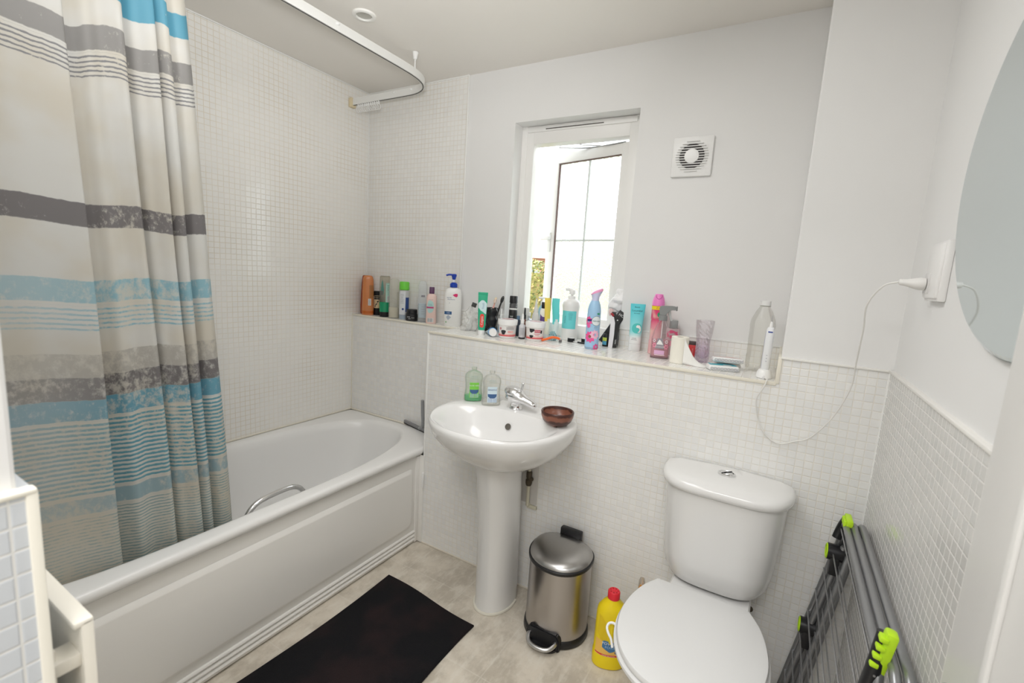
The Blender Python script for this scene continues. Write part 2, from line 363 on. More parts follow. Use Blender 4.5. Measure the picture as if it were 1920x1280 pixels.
b = B(); b.prism([(-.4, 2.9), (6.4, 2.9), (3, 5.0)], -4.4, 4.4, 'yz'); b.done('roof', mat('roof_tile', (.50, .27, .22), .8), hs, smooth=False)
for x in (-2.2, .2, 1.5, 2.8):
    w = B().box(x-.35, x+.35, -.05, .05, 1.9, 2.75).done('window', mat('house_window', (.85, .85, .85), .4), hs)
    B().box(x-.28, x+.28, -.06, -.045, 1.97, 2.68).done('pane', mat('house_pane', (.30, .33, .36), .1), w)

# ================================================================== BATH
bath = thing('bathtub', 'white acrylic bathtub along the left tiled wall with a moulded side panel', 'bathtub', (0, 0, 0))
X0, X1, Y0, Y1, ZR = .003, .762, -1.545, YN-.004, .500
def sup(cx, cy, a, b, n, t):
    c, s = cos(t), sin(t); return cx+a*abs(c)**(2/n)*(1 if c >= 0 else -1), cy+b*abs(s)**(2/n)*(1 if s >= 0 else -1)
NN = 144
def outer(ins, z, n=40):
    return [Vector((*sup((X0+X1)/2, (Y0+Y1)/2, (X1-X0)/2-ins, (Y1-Y0)/2-ins, n, 2*pi*i/NN+.0001), z)) for i in range(NN)]
def inner(a, b, z, cy=-.665, n=2.6, cx=.372):
    r = []
    for i in range(NN):
        t = 2*pi*i/NN+.0001; nn = n if sin(t) > 0 else 4.5
        r.append(Vector((*sup(cx, cy, a, b, nn, t), z)))
    return r
b = B()
R_ = [outer(.022, .462), outer(.006, .466), outer(.0, .478), outer(.001, .490), outer(.007, .498), outer(.016, ZR), inner(.338, .828, ZR), inner(.330, .820, ZR-.001), inner(.322, .812, .496), inner(.312, .802, .482), inner(.304, .792, .455), inner(.292, .765, .36), inner(.272, .715, .24), inner(.235, .655, .155), inner(.19, .59, .128), inner(.08, .45, .120)]
b.rings(R_, cap0=False, cap1=True); b.done('tub', acrylic, bath, ang=60)
# side panel with a raised field and ribbed plinth
b = B(); b.box(.725, .741, Y0, -.004, .004, .458, bev=.002); b.box(.725, .750, -.030, -.003, .004, .458, bev=.006)
def rrect(y0, y1, z0, z1, r, n=6):
    out = []
    for (cy, cz, a0) in ((y1-r, z1-r, 0), (y0+r, z1-r, pi/2), (y0+r, z0+r, pi), (y1-r, z0+r, 3*pi/2)):
        for i in range(n+1): t = a0+i*pi/2/n; out.append((cy+r*cos(t), cz+r*sin(t)))
    return out
lay = [(.742, 0), (.745, .004), (.7525, .016), (.7535, .020)]
b.rings([[Vector((x, y, z)) for y, z in rrect(-1.50+d, -.045-d, .095+d, .405-d, .03)] for x, d in lay], cap0=False)
for zc in (.022, .042, .062): b.tube([(.742, Y0, zc), (.742, -.006, zc)], .0075, 8)
b.done('side_panel', acrylic_panel, bath, ang=35)
b = B(); b.tube(smooth_path([(.637, -.815, .425), (.636, -.80, .462), (.636, -.765, .490), (.636, -.70, .499), (.636, -.635, .499), (.636, -.60, .487), (.636, -.578, .462), (.637, -.566, .425)], 5), .0105, 12)
b.sphere((.652, -.817, .42), .020, .8); b.sphere((.652, -.564, .42), .020, .8); b.done('grab_handle', chrome, bath, label='chrome grab handle on the inner side')
b = B(); b.lathe([(.0, .121), (.028, .1215), (.028, .125), (.006, .127), (0, .127)], 24, c=(.37, -.2), cap0=False, cap1=False); b.done('drain', chrome, bath)
b = B(); b.box(.738, .7715, -.008, -.0035, .004, .462, bev=.001); b.done('end_strip', acrylic_panel, bath)
b = B(); b.box(.768, .778, -.014, -.004, .30, .375, bev=.002)
tag(b.done('panel_clip', white_pl), 'small white plastic strip stuck on the wall beside the bath panel end', 'clip')
b = B(); b.box(0, .75, YN-.010, YN-.002, ZR-.003, ZR+.006, bev=.003); b.box(0, .008, Y0, YN-.004, ZR-.003, ZR+.005, bev=.003); b.done('sealant_bead', grout_seal, bath)
# squeegee on the corner of the rim
sq = thing('squeegee', 'grey handled squeegee with a black blade propped in the corner on the bath rim', 'squeegee', (.545, .180, ZR+.003))
b = B(); b.box(-.105, .095, -.006, .006, .006, .022, bev=.003, rot=Matrix.Rotation(radians(-14), 3, 'Z'), at=(.0, 0, 0)); b.done('blade_holder', mat('squeegee_grey', (.22, .22, .23), .35), sq)
b = B(); b.box(-.105, .095, -.004, .001, .0, .008, rot=Matrix.Rotation(radians(-14), 3, 'Z'), at=(0, 0, 0)); b.done('rubber_blade', black_pl, sq)
b = B(); b.tube(smooth_path([(.04, -.012, .012), (.068, -.018, .03), (.080, -.030, .07), (.085, -.040, .11), (.088, -.048, .185)], 5), .009, 10, rad=None); b.done('handle', mat('squeegee_handle', (.30, .31, .32), .3), sq)

# ================================================================== SHOWER CURTAIN AND RAIL
RX = .625
rl = thing('curtain_rail', 'white shower curtain rail bending round to the tiled wall above the bath', 'curtain rail', (0, .187, 2.26))
def rp(x, y, z): return Vector((x, y-.187, z-2.26))
path = [(0.0, .187), (.20, .187), (.38, .187), (.47, .183), (.535, .160), (.582, .118), (.610, .06), (.622, -.01), (RX, -.10)] 
pp = smooth_path([(x, y, 0) for x, y in path], 5)+[Vector((RX, -.10-(1.46)*i/14, 0)) for i in range(1, 15)]
def ribbon(b, pts, w, z0, z1):
    rs = []
    for i, p in enumerate(pts):
        t = (pts[min(i+1, len(pts)-1)]-pts[max(i-1, 0)]).normalized(); n = Vector((t.y, -t.x, 0))*w/2
        rs.append([rp((p+n).x, (p+n).y, z0), rp((p-n).x, (p-n).y, z0), rp((p-n).x, (p-n).y, z1), rp((p+n).x, (p+n).y, z1)])
    b.rings(rs)
b = B(); ribbon(b, pp, .013, 2.238, 2.272); b.done('track', mat('rail_white', (.80, .80, .78), .3), rl, ang=30)
b = B(); ribbon(b, pp, .005, 2.2365, 2.2385); b.done('track_groove', mat('groove_dark', (.10, .10, .09), .6), rl, label='dark slot along the underside')
b = B()
for p in (rp(.012, .187, 2.252),): b.box(p.x-.012, p.x+.010, p.y-.018, p.y+.018, p.z-.026, p.z+.024, bev=.004)
b.done('wall_bracket', mat('aged_plastic', (.72, .62, .42), .5), rl, label='yellowed wall bracket')
b = B(); p = rp(.617, .02, 0)
b.lathe([(.0035, rp(0, 0, 2.268).z), (.0035, rp(0, 0, 2.315).z)], 12, c=(p.x, p.y)); b.lathe([(.008, rp(0, 0, 2.312).z), (.010, rp(0, 0, 2.325).z), (.014, rp(0, 0, 2.343).z)], 16, c=(p.x, p.y)); b.done('ceiling_hanger', white_pl, rl)
for (x, y) in ((.33, .180), (.45, .178), (RX+.008, -.42)): q = rp(x, y, 2.262); b = B(); b.sphere(q, .008, 1, 1, .7, 10); b.done('joint_cover', white_pl, rl)
gl = None
for i in range(11):                                    # spare gliders bunched at the wall end
    g = thing('curtain_glider', 'white plastic glider in the bunch hanging from the rail by the wall corner', 'curtain glider', (.060+i*.0155, .187, 2.236), .0, 'spare gliders on the curtain rail') if gl is None else None
    if gl is None:
        gl = g
        b = B(); b.box(-.004, .004, -.004, .004, -.012, .002, bev=.001); b.done('runner', white_pl, g)
        b = B(); b.tube([(.007*cos(t)*.5, 0.009*cos(t), -.026+.014*sin(t)) for t in [i2*2*pi/14 for i2 in range(14)]], .0016, 6, closed=True); b.done('eyelet', white_pl, g)
    else:
        c = gl.copy(); COL.objects.link(c); c.location = (.060+i*.0155, .187, 2.236); c.rotation_euler = (0, 0, (i % 3-1)*.25)
        for ch in list(gl.children): d = ch.copy(); COL.objects.link(d); d.parent = c

# the curtain: folded cloth hanging inside the bath
plan = [(.600, -1.555), (.622, -1.47), (.612, -1.40), (.632, -1.32), (.640, -1.26), (.652, -1.205), (.648, -1.188), (.618, -1.192), (.600, -1.180), (.612, -1.160), (.634, -1.135), (.626, -1.105), (.640, -1.080), (.650, -1.062), (.636, -1.052), (.606, -1.060), (.598, -1.045), (.622, -1.030), (.632, -1.012), (.646, -.990), (.640, -.976), (.612, -.985), (.602, -.972), (.624, -.962), (.636, -.950), (.628, -.938), (.604, -.944), (.606, -.930), (.630, -.915), (.634, -.895), (.618, -.878), (.600, -.872)]
sp_ = smooth_path([(x, y, 0) for x, y in plan], 8); arc = [0]
for p, q in zip(sp_, sp_[1:]): arc.append(arc[-1]+(q-p).length)
ZC0, ZC1 = .34, 2.225
cbm = bmesh.new(); uvl = cbm.loops.layers.uv.new('UVMap'); NV = 90; G = []
for i, p in enumerate(sp_):
    row = []
    for j in range(NV+1):
        t = j/NV; z = ZC1+(ZC0-ZC1)*t; k1 = (2.1-z)
        y = -1.555+(p.y+1.555)*(.905+.083*k1); amp = .45+.55*min(1, max(0, (t)))*1.1
        xx = .622+(p.x-.622)*amp+.006*sin(4*arc[i]*3+z*2.2)+.004*sin(z*5+p.y*9)
        if z < ZR+.02: xx = min(xx, .655-.05*(ZR+.02-z))
        sag = .022*max(0, z-1.5)/.7*sin(arc[i]*26)*max(0, min(1, (p.y+1.25)/.1))+.018*max(0, z-1.6)*(-(p.y+1.2))
        cloth = z-sag*1.0+.006*sin(arc[i]*17+1)+(.02*max(0, (p.y+1.0)/.13)*max(0, (1.2-z)) if False else 0)
        row.append((cbm.verts.new((xx, y, z)), (arc[i], cloth)))
    G.append(row)
for i in range(len(G)-1):
    for j in range(NV):
        q = [G[i][j], G[i+1][j], G[i+1][j+1], G[i][j+1]]; f = cbm.faces.new([v[0] for v in q]); f.smooth = True
        for l, v in zip(f.loops, q): l[uvl].uv = v[1]
me = bpy.data.meshes.new('shower_curtain'); cbm.to_mesh(me); cbm.free()
cur = bpy.data.objects.new('shower_curtain', me); COL.objects.link(cur)
md = cur.modifiers.new('thickness', 'SOLIDIFY'); md.thickness = .0012
tag(cur, 'white shower curtain with grey and blue bands hanging inside the bath', 'shower curtain')
k = NT('curtain_cloth'); uv = k.sep(k.tc.outputs['UV']); U, V = uv[0], uv[1]
wob = k.math('MULTIPLY', k.math('SUBTRACT', k.noise(k.comb(U, V), 60, 3), .5), .006)
Vw = k.math('ADD', V, wob)
scr = k.noise(k.comb(k.math('MULTIPLY', U, 1.0), k.math('MULTIPLY', V, .7)), 55, 6, .72)
big = k.noise(k.comb(U, V), 5, 3, .5)
lay_ = k.mix(k.ramp(big, .35, .65), (.72, .715, .69), (.68, .645, .57))
lay_ = k.mix(k.ramp(V, .9, .45, 0, .5), lay_, (.66, .62, .52))
def bandmask(a, c, w=.0015):
    return k.math('MULTIPLY', k.ramp(Vw, a-w, a+w), k.ramp(Vw, c-w, c+w, 1, 0))
def worn(mask, wear):
    h = k.ramp(k.math('ADD', scr, k.math('MULTIPLY', k.math('SUBTRACT', big, .5), .55)), .64-wear*.38, .74-wear*.14, .95, .25-wear*.1)
    return k.math('MULTIPLY', mask, h)
def stripes(a, c, n, duty=.5):
    per = (c-a)/n; f = k.math('FRACT', k.math('DIVIDE', k.math('SUBTRACT', Vw, a), per))
    return k.math('MULTIPLY', bandmask(a, c), k.ramp(f, duty-.08, duty+.08, 1, 0))
DK, GR, LG, BL, B2 = (.20, .185, .19), (.31, .30, .29), (.50, .48, .44), (.15, .40, .52), (.30, .53, .61)
for (a, c, col, wr) in ((1.992, 2.056, (.10, .38, .52), .05), (1.868, 1.925, GR, .15), (1.433, 1.492, DK, .25), (1.238, 1.296, B2, .6), (1.040, 1.103, LG, .55), (.978, 1.040, DK, .55), (.922, .978, BL, .45), (.655, .70, (.36, .50, .55), .5)):
    mk = worn(bandmask(a, c), wr); lay_ = k.mix(mk if a > 1.3 else k.math('MULTIPLY', mk, k.ramp(U, .22, .48, .62, 1)), lay_, col)
for (a, c, n, col, du, wr) in ((1.806, 1.862, 5, (.26, .26, .27), .38, .1), (1.166, 1.230, 5, B2, .4, .6), (.712, .918, 16, (.14, .40, .50), .5, .35), (.40, .648, 26, (.30, .44, .46), .38, .5)):
    mk = worn(stripes(a, c, n, du), wr); lay_ = k.mix(mk if a > 1.3 else k.math('MULTIPLY', mk, k.ramp(U, .22, .48, .5, 1)), lay_, col)
k.link(lay_, k.p.inputs['Base Color']); k.p.inputs['Roughness'].default_value = .42
tr = k.nt.nodes.new('ShaderNodeBsdfTranslucent'); k.link(lay_, tr.inputs[0]); mx = k.nt.nodes.new('ShaderNodeMixShader'); mx.inputs[0].default_value = .38
k.link(k.p.outputs[0], mx.inputs[1]); k.link(tr.outputs[0], mx.inputs[2]); k.link(mx.outputs[0], k.nt.nodes['Material Output'].inputs[0]); me.materials.append(k.m)

# ================================================================== RADIATOR on the front wall, seen end-on
rd = thing('radiator', 'white panel radiator seen end-on beside the tiled wall end', 'radiator', (1.30, -1.566, .398))
b = B(); b.box(-.42, .293, .028, .035, 0, .575, bev=.003)
for i in range(17): b.box(-.40+i*.040, -.379+i*.040, .033, .038, .03, .545, bev=.002)
b.done('panel', mat('radiator_paint', (.80, .765, .68), .35), rd)
b = B(); b.box(-.42, .299, .022, .040, .574, .582, bev=.003); b.box(.292, .299, .028, .040, -.01, .581, bev=.003); b.done('casing', mat('radiator_paint', (0, 0, 0)), rd)
for z in (.10, .525):
    b = B(); b.box(.262, .292, .0, .030, z, z+.016, bev=.002); b.box(.266, .286, .001, .010, z-.03, z+.03, bev=.002); b.done('bracket', mat('radiator_paint', (0, 0, 0)), rd)

# ================================================================== WASHBASIN
bs = thing('washbasin', 'white ceramic washbasin on a full pedestal against the mosaic wall', 'washbasin', (1.325, 0, 0))
def bo(a, bf, bb, yc, z, flat=None, nb=3.2, nf=2.15):
    r = []
    for i in range(96):
        t = 2*pi*i/96; n = nb if sin(t) > 0 else nf
        x, y = sup(0, yc, a, bb if sin(t) > 0 else bf, n, t)
        r.append(Vector((x, min(y, -.002), z)))
    return r
b = B(); yc = -.195; zr = .832
def bowl(a, bf, bb, z, yc2=-.25): return bo(a, bf, bb, yc2, z, nb=2.3, nf=2.2)
b.rings([bo(.085, .10, .10, -.13, .632), bo(.13, .15, .13, -.15, .645), bo(.175, .195, .155, -.17, .680), bo(.225, .238, .175, -.185, .725), bo(.255, .268, .19, yc, .770), bo(.264, .280, .193, yc, .800), bo(.267, .284, .193, yc, .815), bo(.2645, .282, .193, yc, .826), bo(.258, .275, .190, yc, zr),
         bowl(.240, .220, .122, zr), bowl(.234, .214, .116, zr-.002), bowl(.227, .207, .110, zr-.009), bowl(.200, .184, .100, .800), bowl(.178, .160, .085, .765), bowl(.145, .125, .065, .730), bowl(.09, .08, .045, .705), bowl(.025, .025, .022, .697)], cap0=False)
b.xform(Matrix.Scale(1.045, 4, (1, 0, 0))); b.done('basin', ceramic, bs, ang=60)
def po(a, bf, bb, yc, z): return [p-Vector((.024, 0, 0)) for p in bo(a, bf, bb, yc, z, nb=2.6)]
b = B(); b.rings([po(.077, .108, .10, -.130, 0), po(.0755, .106, .10, -.130, .04), po(.0745, .104, .10, -.140, .30), po(.076, .108, .11, -.160, .55), po(.080, .118, .12, -.175, .66)]); b.done('pedestal', ceramic, bs, ang=60)
b = B(); b.tube([(.081*cos(t)-.024, -.130-.112*sin(t), .004) for t in [pi*i/24*1.2-.3 for i in range(25)]], .006, 6); b.done('sealant_bead', mat('pedestal_sealant', (.72, .69, .60), .6), bs)
b = B(); b.lathe([(.0, 0), (.012, .0), (.0125, .003), (.0, .003)], 24, cap0=False, cap1=False); b.xform(Matrix.Translation((.004, -.1635, .778)) @ Matrix.Rotation(radians(64), 4, 'X')); b.done('overflow', mat('overflow_metal', (.30, .28, .25), .25, 1), bs, label='dark metal overflow hole')
b = B(); b.lathe([(.022, .6975), (.022, .701), (.014, .703), (0, .703)], 24, c=(0, -.25), cap1=False); b.done('waste', chrome, bs)
# tap
tp = thing('basin_tap', 'chrome single-lever mixer tap standing on the washbasin', 'tap', (1.316, -.088, zr), radians(-10))
b = B(); b.lathe([(.026, 0), (.027, .004), (.024, .008), (.024, .030), (.026, .034)], 32); b.done('base', chrome, tp)
b = B(); 
secs = [(.046, .048, .014, .012), (.036, .052, .029, .024), (.010, .055, .039, .033), (-.018, .053, .036, .030), (-.036, .048, .027, .022), (-.050, .043, .0215, .018), (-.075, .037, .0195, .0165), (-.092, .033, .015, .013), (-.099, .031, .006, .006)]
b.rings([[Vector((hw*cos(2*pi*i/28), y, zc+hh*sin(2*pi*i/28))) for i in range(28)] for y, zc, hw, hh in secs]); b.done('spout', chrome, tp, ang=60)
b = B(); b.sphere((0, .010, .068), .036, 1.08, 1.25, .66, 28, Matrix.Rotation(radians(10), 3, 'X')); b.done('lever_cap', chrome, tp, ang=80)
b = B(); b.tube(smooth_path([(0, -.024, .084), (0, -.027, .096), (0, -.029, .108)], 4), .005, 10); b.sphere((0, -.029, .109), .0056); b.done('lever', chrome, tp)
tp.rotation_euler = (0, 0, radians(84))
# pipe behind the pedestal
pv = thing('isolation_valve', 'small corroded pipe and valve low on the wall behind the pedestal', 'valve', (1.364, -.018, .458))
b = B(); b.tube([(0, 0, -.06), (0, 0, .20)], .0075, 10); b.tube([(0, 0, -.06), (.0, .016, -.062)], .0075, 10); b.box(-.004, .04, .004, .016, -.075, -.060, bev=.002); b.done('pipe', mat('old_pipe', (.60, .57, .45), .5), pv)
b = B(); b.lathe([(.011, .03), (.014, .04), (.014, .055), (.009, .06), (.012, .066), (.012, .09), (.008, .095)], 12); b.sphere((.012, 0, .06), .009); b.done('valve_body', mat('corroded_brass', (.10, .08, .055), .7, .4), pv)
b = B(); b.box(1.30, 1.400, -.0025, .001, .40, .63, bev=.0008); tag(b.done('shaded_patch', mat('patch_shade', (.60, .58, .555), .7)), 'grey patch with painted shadow on the tiles beside the pedestal', 'panel')  # thin grey sheet; the shadow beside the pedestal is painted into its colour

# ================================================================== TOILET
to = thing('toilet', 'white close-coupled toilet with its lid down, right of the yellow bottle', 'toilet', (2.115, 0, 0))
def cs(a, b0, n, z, yb=-.006):      # D-shaped plan, flat back
    r = []
    for i in range(80):
        t = 2*pi*i/80; x = a*abs(cos(t))**(2/n)*(1 if cos(t) >= 0 else -1)
        y = -b0*abs(sin(t))**(2/1.9) if sin(t) < 0 else 0
        if sin(t) >= 0: y = .055*abs(sin(t))**(2/6)
        r.append(Vector((x, yb-.055+y, z)))
    return r
b = B(); b.rings([cs(.090, .085, 3.5, .395), cs(.128, .098, 3.5, .398), cs(.150, .115, 3.6, .410), cs(.163, .124, 3.8, .435), cs(.171, .130, 4, .48), cs(.179, .136, 4.4, .60), cs(.185, .140, 4.8, .728)]); b.done('cistern', ceramic, to, ang=60)
b = B(); b.rings([cs(.188, .143, 4.6, .726), cs(.197, .152, 4.6, .732), cs(.200, .155, 4.6, .742), cs(.198, .153, 4.6, .754), cs(.188, .143, 4.6, .763), cs(.160, .110, 4, .768), cs(.05, .04, 3, .770)]); b.done('cistern_lid', ceramic, to, ang=60)
b = B(); b.lathe([(.022, .766), (.027, .770), (.027, .775), (.022, .778), (.020, .775), (.018, .778), (.0, .779)], 32, c=(0, -.082), sy=.8, cap1=False); b.done('flush_button', chrome, to, label='chrome dual flush button')
b = B(); b.tube([(-.014, -.098, .7795), (-.006, -.090, .7798), (.004, -.078, .7798), (.014, -.066, .7795)], .0014, 6); b.done('button_split', black_pl, to)
HALF = smooth_path([(0, -.655, 0), (.075, -.645, 0), (.138, -.600, 0), (.178, -.530, 0), (.195, -.445, 0), (.190, -.362, 0), (.170, -.285, 0), (.143, -.232, 0)], 5)+[Vector((.138, -.222, 0)), Vector((.08, -.220, 0)), Vector((0, -.219, 0))]
def seat(ins, z, sq=0, dy=0):
    """horseshoe outline inset by ins at height z"""
    L = [(p.x, p.y) for p in HALF]; L = L+[(-x, y) for x, y in L[-2:0:-1]]; cy = -.43
    return [Vector((x*(1-ins/.19)-.015, cy+(y-cy)*(1-ins/.215)+dy-.012, z)) for x, y in L]
b = B(); b.rings([seat(.095, 0, dy=.06), seat(.090, .05, dy=.07), seat(.078, .18, dy=.07), seat(.040, .30, dy=.04), seat(.012, .365, dy=.01), seat(.006, .388), seat(.012, .394)]); b.done('pan', ceramic, to, ang=60)
b = B(); b.rings([[Vector((-w, y1, z)), Vector((w, y1, z)), Vector((w, y2, z)), Vector((-w, y2, z))] for w, y1, y2, z in ((.10, -.30, -.05, 0), (.10, -.30, -.05, .2), (.118, -.30, -.02, .33), (.121, -.30, -.012, .385), (.116, -.29, -.016, .393))]); b.done('pan_shelf', ceramic, to, ang=30)
b = B(); b.rings([seat(.004, .396), seat(-.002, .401), seat(-.002, .409), seat(.004, .413)]); b.done('seat', mat('seat_plastic', (.72, .72, .715), .25), to, ang=45)
b = B(); b.rings([seat(.012, .4145), seat(.004, .417), seat(.003, .424), seat(.006, .430), seat(.016, .433), seat(.10, .436)]); b.done('seat_lid', mat('seat_plastic', (0, 0, 0)), to, ang=45)
b = B(); b.tube([Vector((p.x-.026, p.y, p.z)) for p in smooth_path([(-.166, -.50, .402), (-.186, -.485, .404), (-.199, -.49, .402), (-.200, -.505, .398), (-.190, -.52, .394), (-.180, -.525, .385), (-.172, -.535, .37)], 4)], .0035, 8); b.done('rim_hook', white_pl, to, label='white plastic hook of a rim block over the side')
b = B(); b.lathe([(.009, .26), (.009, .30), (.015, .305), (.015, .335), (.011, .34), (.011, .36), (.016, .365), (.016, .40)], 14, c=(.105, -.055)); b.sphere((.122, -.055, .322), .009); b.done('inlet_valve', mat('corroded_brass', (0, 0, 0)), to, label='corroded brass inlet fitting')
b = B()
b.tube([(.105, -.055, .28), (.105, -.055, .02)], .0075, 8); b.done('inlet_pipe', mat('pipe_white', (.75, .74, .70), .4), to)

# ================================================================== THINGS ON THE LEDGES
class Shape:
    """vertical body given by (z, half width, half depth) sections; local -y looks at the room"""
    def __init__(s, secs, n=2.0, lean=(0, 0)): s.secs = [q if len(q) == 3 else (q[0], q[1], q[1]) for q in secs]; s.n = n; s.lean = lean
    def at(s, z):
        S = s.secs
        if z <= S[0][0]: return S[0][1:]
        for a, b in zip(S, S[1:]):
            if z <= b[0] and b[0] > a[0]:
                t = (z-a[0])/(b[0]-a[0]); return a[1]+(b[1]-a[1])*t, a[2]+(b[2]-a[2])*t
        return S[-1][1:]
    def pt(s, z, ang, off=0):            # ang 0 faces the camera, grows to the right
        a, d = s.at(z); c, q = sin(ang), -cos(ang); e = 2/s.n
        x = (a+off)*abs(c)**e*(1 if c >= 0 else -1); y = (d+off)*abs(q)**e*(1 if q >= 0 else -1)
        return Vector((x+s.lean[0]*z, y+s.lean[1]*z, z))
    def body(s, seg=40, b=None, cap0=True, cap1=True):
        b = b or B()
        b.rings([[s.pt(z, 2*pi*i/seg+.0001) if True else 0 for i in range(seg)] if True else 0 for z in [q[0] for q in s.secs]], cap0=cap0, cap1=cap1) if len({q[0] for q in s.secs}) == len(s.secs) else s._body2(seg, b)
        return b
    def _body2(s, seg, b):
        rs = []
        for (z, a, d) in s.secs:
            r = []
            for i in range(seg):
                t = 2*pi*i/seg+.0001; c, q = sin(t), -cos(t); e = 2/s.n
                r.append(Vector((a*abs(c)**e*(1 if c >= 0 else -1)+s.lean[0]*z, d*abs(q)**e*(1 if q >= 0 else -1)+s.lean[1]*z, z)))
            rs.append(r)
        b.rings(rs); return b
    def patch(s, z0, z1, a0, a1, off=.0004, nu=16, nv=6, b=None):
        return (b or B()).grid(lambda u, v: s.pt(z0+(z1-z0)*v, a0+(a1-a0)*u, off), nu, nv)
    def shard(s, poly, off=.0005, b=None, c=(0, 0)):   # polygon in (arc u, z) wrapped on the surface
        b = b or B(); t = bmesh.new(); t.faces.new([t.verts.new((u, v, 0)) for u, v in poly]); bmesh.ops.triangulate(t, faces=t.faces[:])
        for _ in range(2):
            es = [e for e in t.edges if e.calc_length() > .005]
            if es: bmesh.ops.subdivide_edges(t, edges=es, cuts=1); bmesh.ops.triangulate(t, faces=t.faces[:])
        for v in t.verts:
            z = c[1]+v.co.y; a = s.at(z)[0]; v.co = s.pt(z, (c[0]+v.co.x)/max(a, .004), off)
        b.merge(t); return b
    def disc(s, r, c, off=.0005, ry=None, seg=20, b=None): return s.shard([(r*cos(2*pi*i/seg), (ry or r)*sin(2*pi*i/seg)) for i in range(seg)], off, b, c)
    def text(s, body, size, c, m, parent, off=.0007, rot90=0, name='lettering'):
        return lettering(body, size, lambda u, v: s.pt(c[1]+v, (c[0]+u)/max(s.at(c[1])[0], .004), off), m, parent, name, rot90)
def item(name, label, cat, x, y, z=ZL, turn=0, group=None):
    return thing(name, label, cat, (x, y, z), face_cam(x, y)+radians(turn), group)
def C_(name, r, g, b_, rough=.4, **kw): return mat(name, (r, g, b_), rough, **kw)
lbl_white = C_('label_white', .80, .80, .78, .5); ink = C_('ink_black', .02, .02, .025, .5); ink_blue = C_('ink_blue', .03, .07, .25, .5); ink_grey = C_('ink_grey', .30, .31, .33, .5); ink_white = C_('ink_white', .85, .85, .84, .5)
def lines(sh, z0, z1, n, w, cu, m, parent, h=.0016, name='small_print'):
    b = B(); rr = random.Random(int(z0*1e4)+n)
    for i in range(n):
        z = z1-(z1-z0)*(i+.5)/n; ww = w*rr.uniform(.6, 1); a = sh.at(z)[0]
        b.grid(lambda u, v: sh.pt(z-h/2+h*v, (cu-ww/2+ww*u)/a, .0009), 6, 1)
    return b.done(name, m, parent)
def barcode(sh, cu, z0, z1, w, parent):
    sh_ = B(); sh.patch(z0-.001, z1+.001, (cu-w/2-.001)/sh.at(z0)[0], (cu+w/2+.001)/sh.at(z0)[0], .0008, 6, 2, sh_).done('barcode_panel', lbl_white, parent)
    b = B(); rr = random.Random(5); u = -w/2
    while u < w/2-.001:
        q = rr.choice((.0005, .0008, .0012)); a = sh.at(z0)[0]
        b.grid(lambda s_, v: sh.pt(z0+(z1-z0)*v, (cu+u+q*s_)/a, .0011), 1, 2); u += q+rr.choice((.0006, .001))
    b.done('barcode', ink_grey, parent)
def rounded(r, h, e=.004, sx=1, z0=0, d=None):
    d = d or r; return [(z0, r-e*sx, d-e), (z0+e*.3, r-e*.3, d-e*.3), (z0+e, r, d), (z0+h-e, r, d), (z0+h-e*.3, r-e*.3, d-e*.3), (z0+h, r-e, d-e)]

# ---- narrow ledge over the bath, left to right
t = item('shampoo_bottle', 'dark orange bottle standing in the corner behind the lighter amber bottle', 'bottle', .036, .285)
sh = Shape([(0, .030, .016), (.004, .033, .018), (.05, .0335, .018), (.15, .029, .016), (.215, .024, .014), (.227, .021, .012), (.229, .017, .009)], 2.4); sh.body().done('body', C_('orange_dark', .38, .07, .02, .25), t)
sh.patch(.05, .15, -.9, .6).done('label', C_('label_rust', .30, .035, .012, .4), t)
t = item('shampoo_bottle', 'amber orange bottle with a rounded top and a barcode on its back', 'bottle', .096, .243)
sh = Shape([(0, .030, .017), (.003, .033, .019), (.026, .0335, .019), (.0275, .0325, .018), (.029, .0335, .019), (.14, .032, .018), (.205, .030, .017), (.222, .026, .015), (.229, .019, .010), (.231, .01, .006)], 2.5); sh.body().done('body', C_('amber', .60, .22, .08, .25), t)
sh.patch(.002, .0255, -pi, pi, .0003, 40, 2).done('cap', C_('amber_cap', .50, .12, .02, .25), t)
sh.patch(.10, .175, .15, 1.5).done('label', C_('label_brown', .38, .15, .045, .4), t); barcode(sh, .008, .058, .095, .013, t)
t = item('deodorant_can', 'small black can with a tan patterned label between the orange and green bottles', 'can', .122, .292)
sh = Shape([(0, .019, .019), (.003, .0215, .0215), (.10, .0215, .0215), (.103, .019, .019), (.106, .021, .021), (.138, .021, .021), (.142, .017, .017)]); sh.body().done('body', black_pl, t)
sh.patch(.042, .115, -1.35, .55).done('label', C_('label_tan', .66, .50, .30, .5), t); b = B()
for i in range(7): sh.shard([(-.004, 0), (.001, .006), (.004, .002), (0, -.005)], .0009, b, (-.012+.004*i, .052+.009*i*(1 if i % 2 else .8)))
b.done('label_pattern', ink, t); sh.patch(.045, .112, -1.35, -.95, .0009).done('label_edge', lbl_white, t)
t = item('shower_gel_bottle', 'clear bottle half full of green gel standing on its black cap', 'bottle', .216, .258)
gsh = Shape([(.028, .027, .018), (.10, .0295, .020), (.19, .0295, .0195), (.228, .029, .014), (.233, .027, .008), (.235, .024, .004)], 2.2); gsh.body().done('body', clear('clear_greyish', (.88, .86, .80), .45, .08, (.45, .44, .38), .16), t)
Shape([(0, .024, .016), (.002, .026, .0175), (.028, .0275, .0185), (.0285, .02, .01)], 2.2).body().done('cap', black_pl, t)
Shape([(.029, .0282, .0192), (.085, .0302, .0206), (.0855, .028, .018)], 2.2).body().done('gel', C_('green_gel', .015, .30, .14, .15), t)
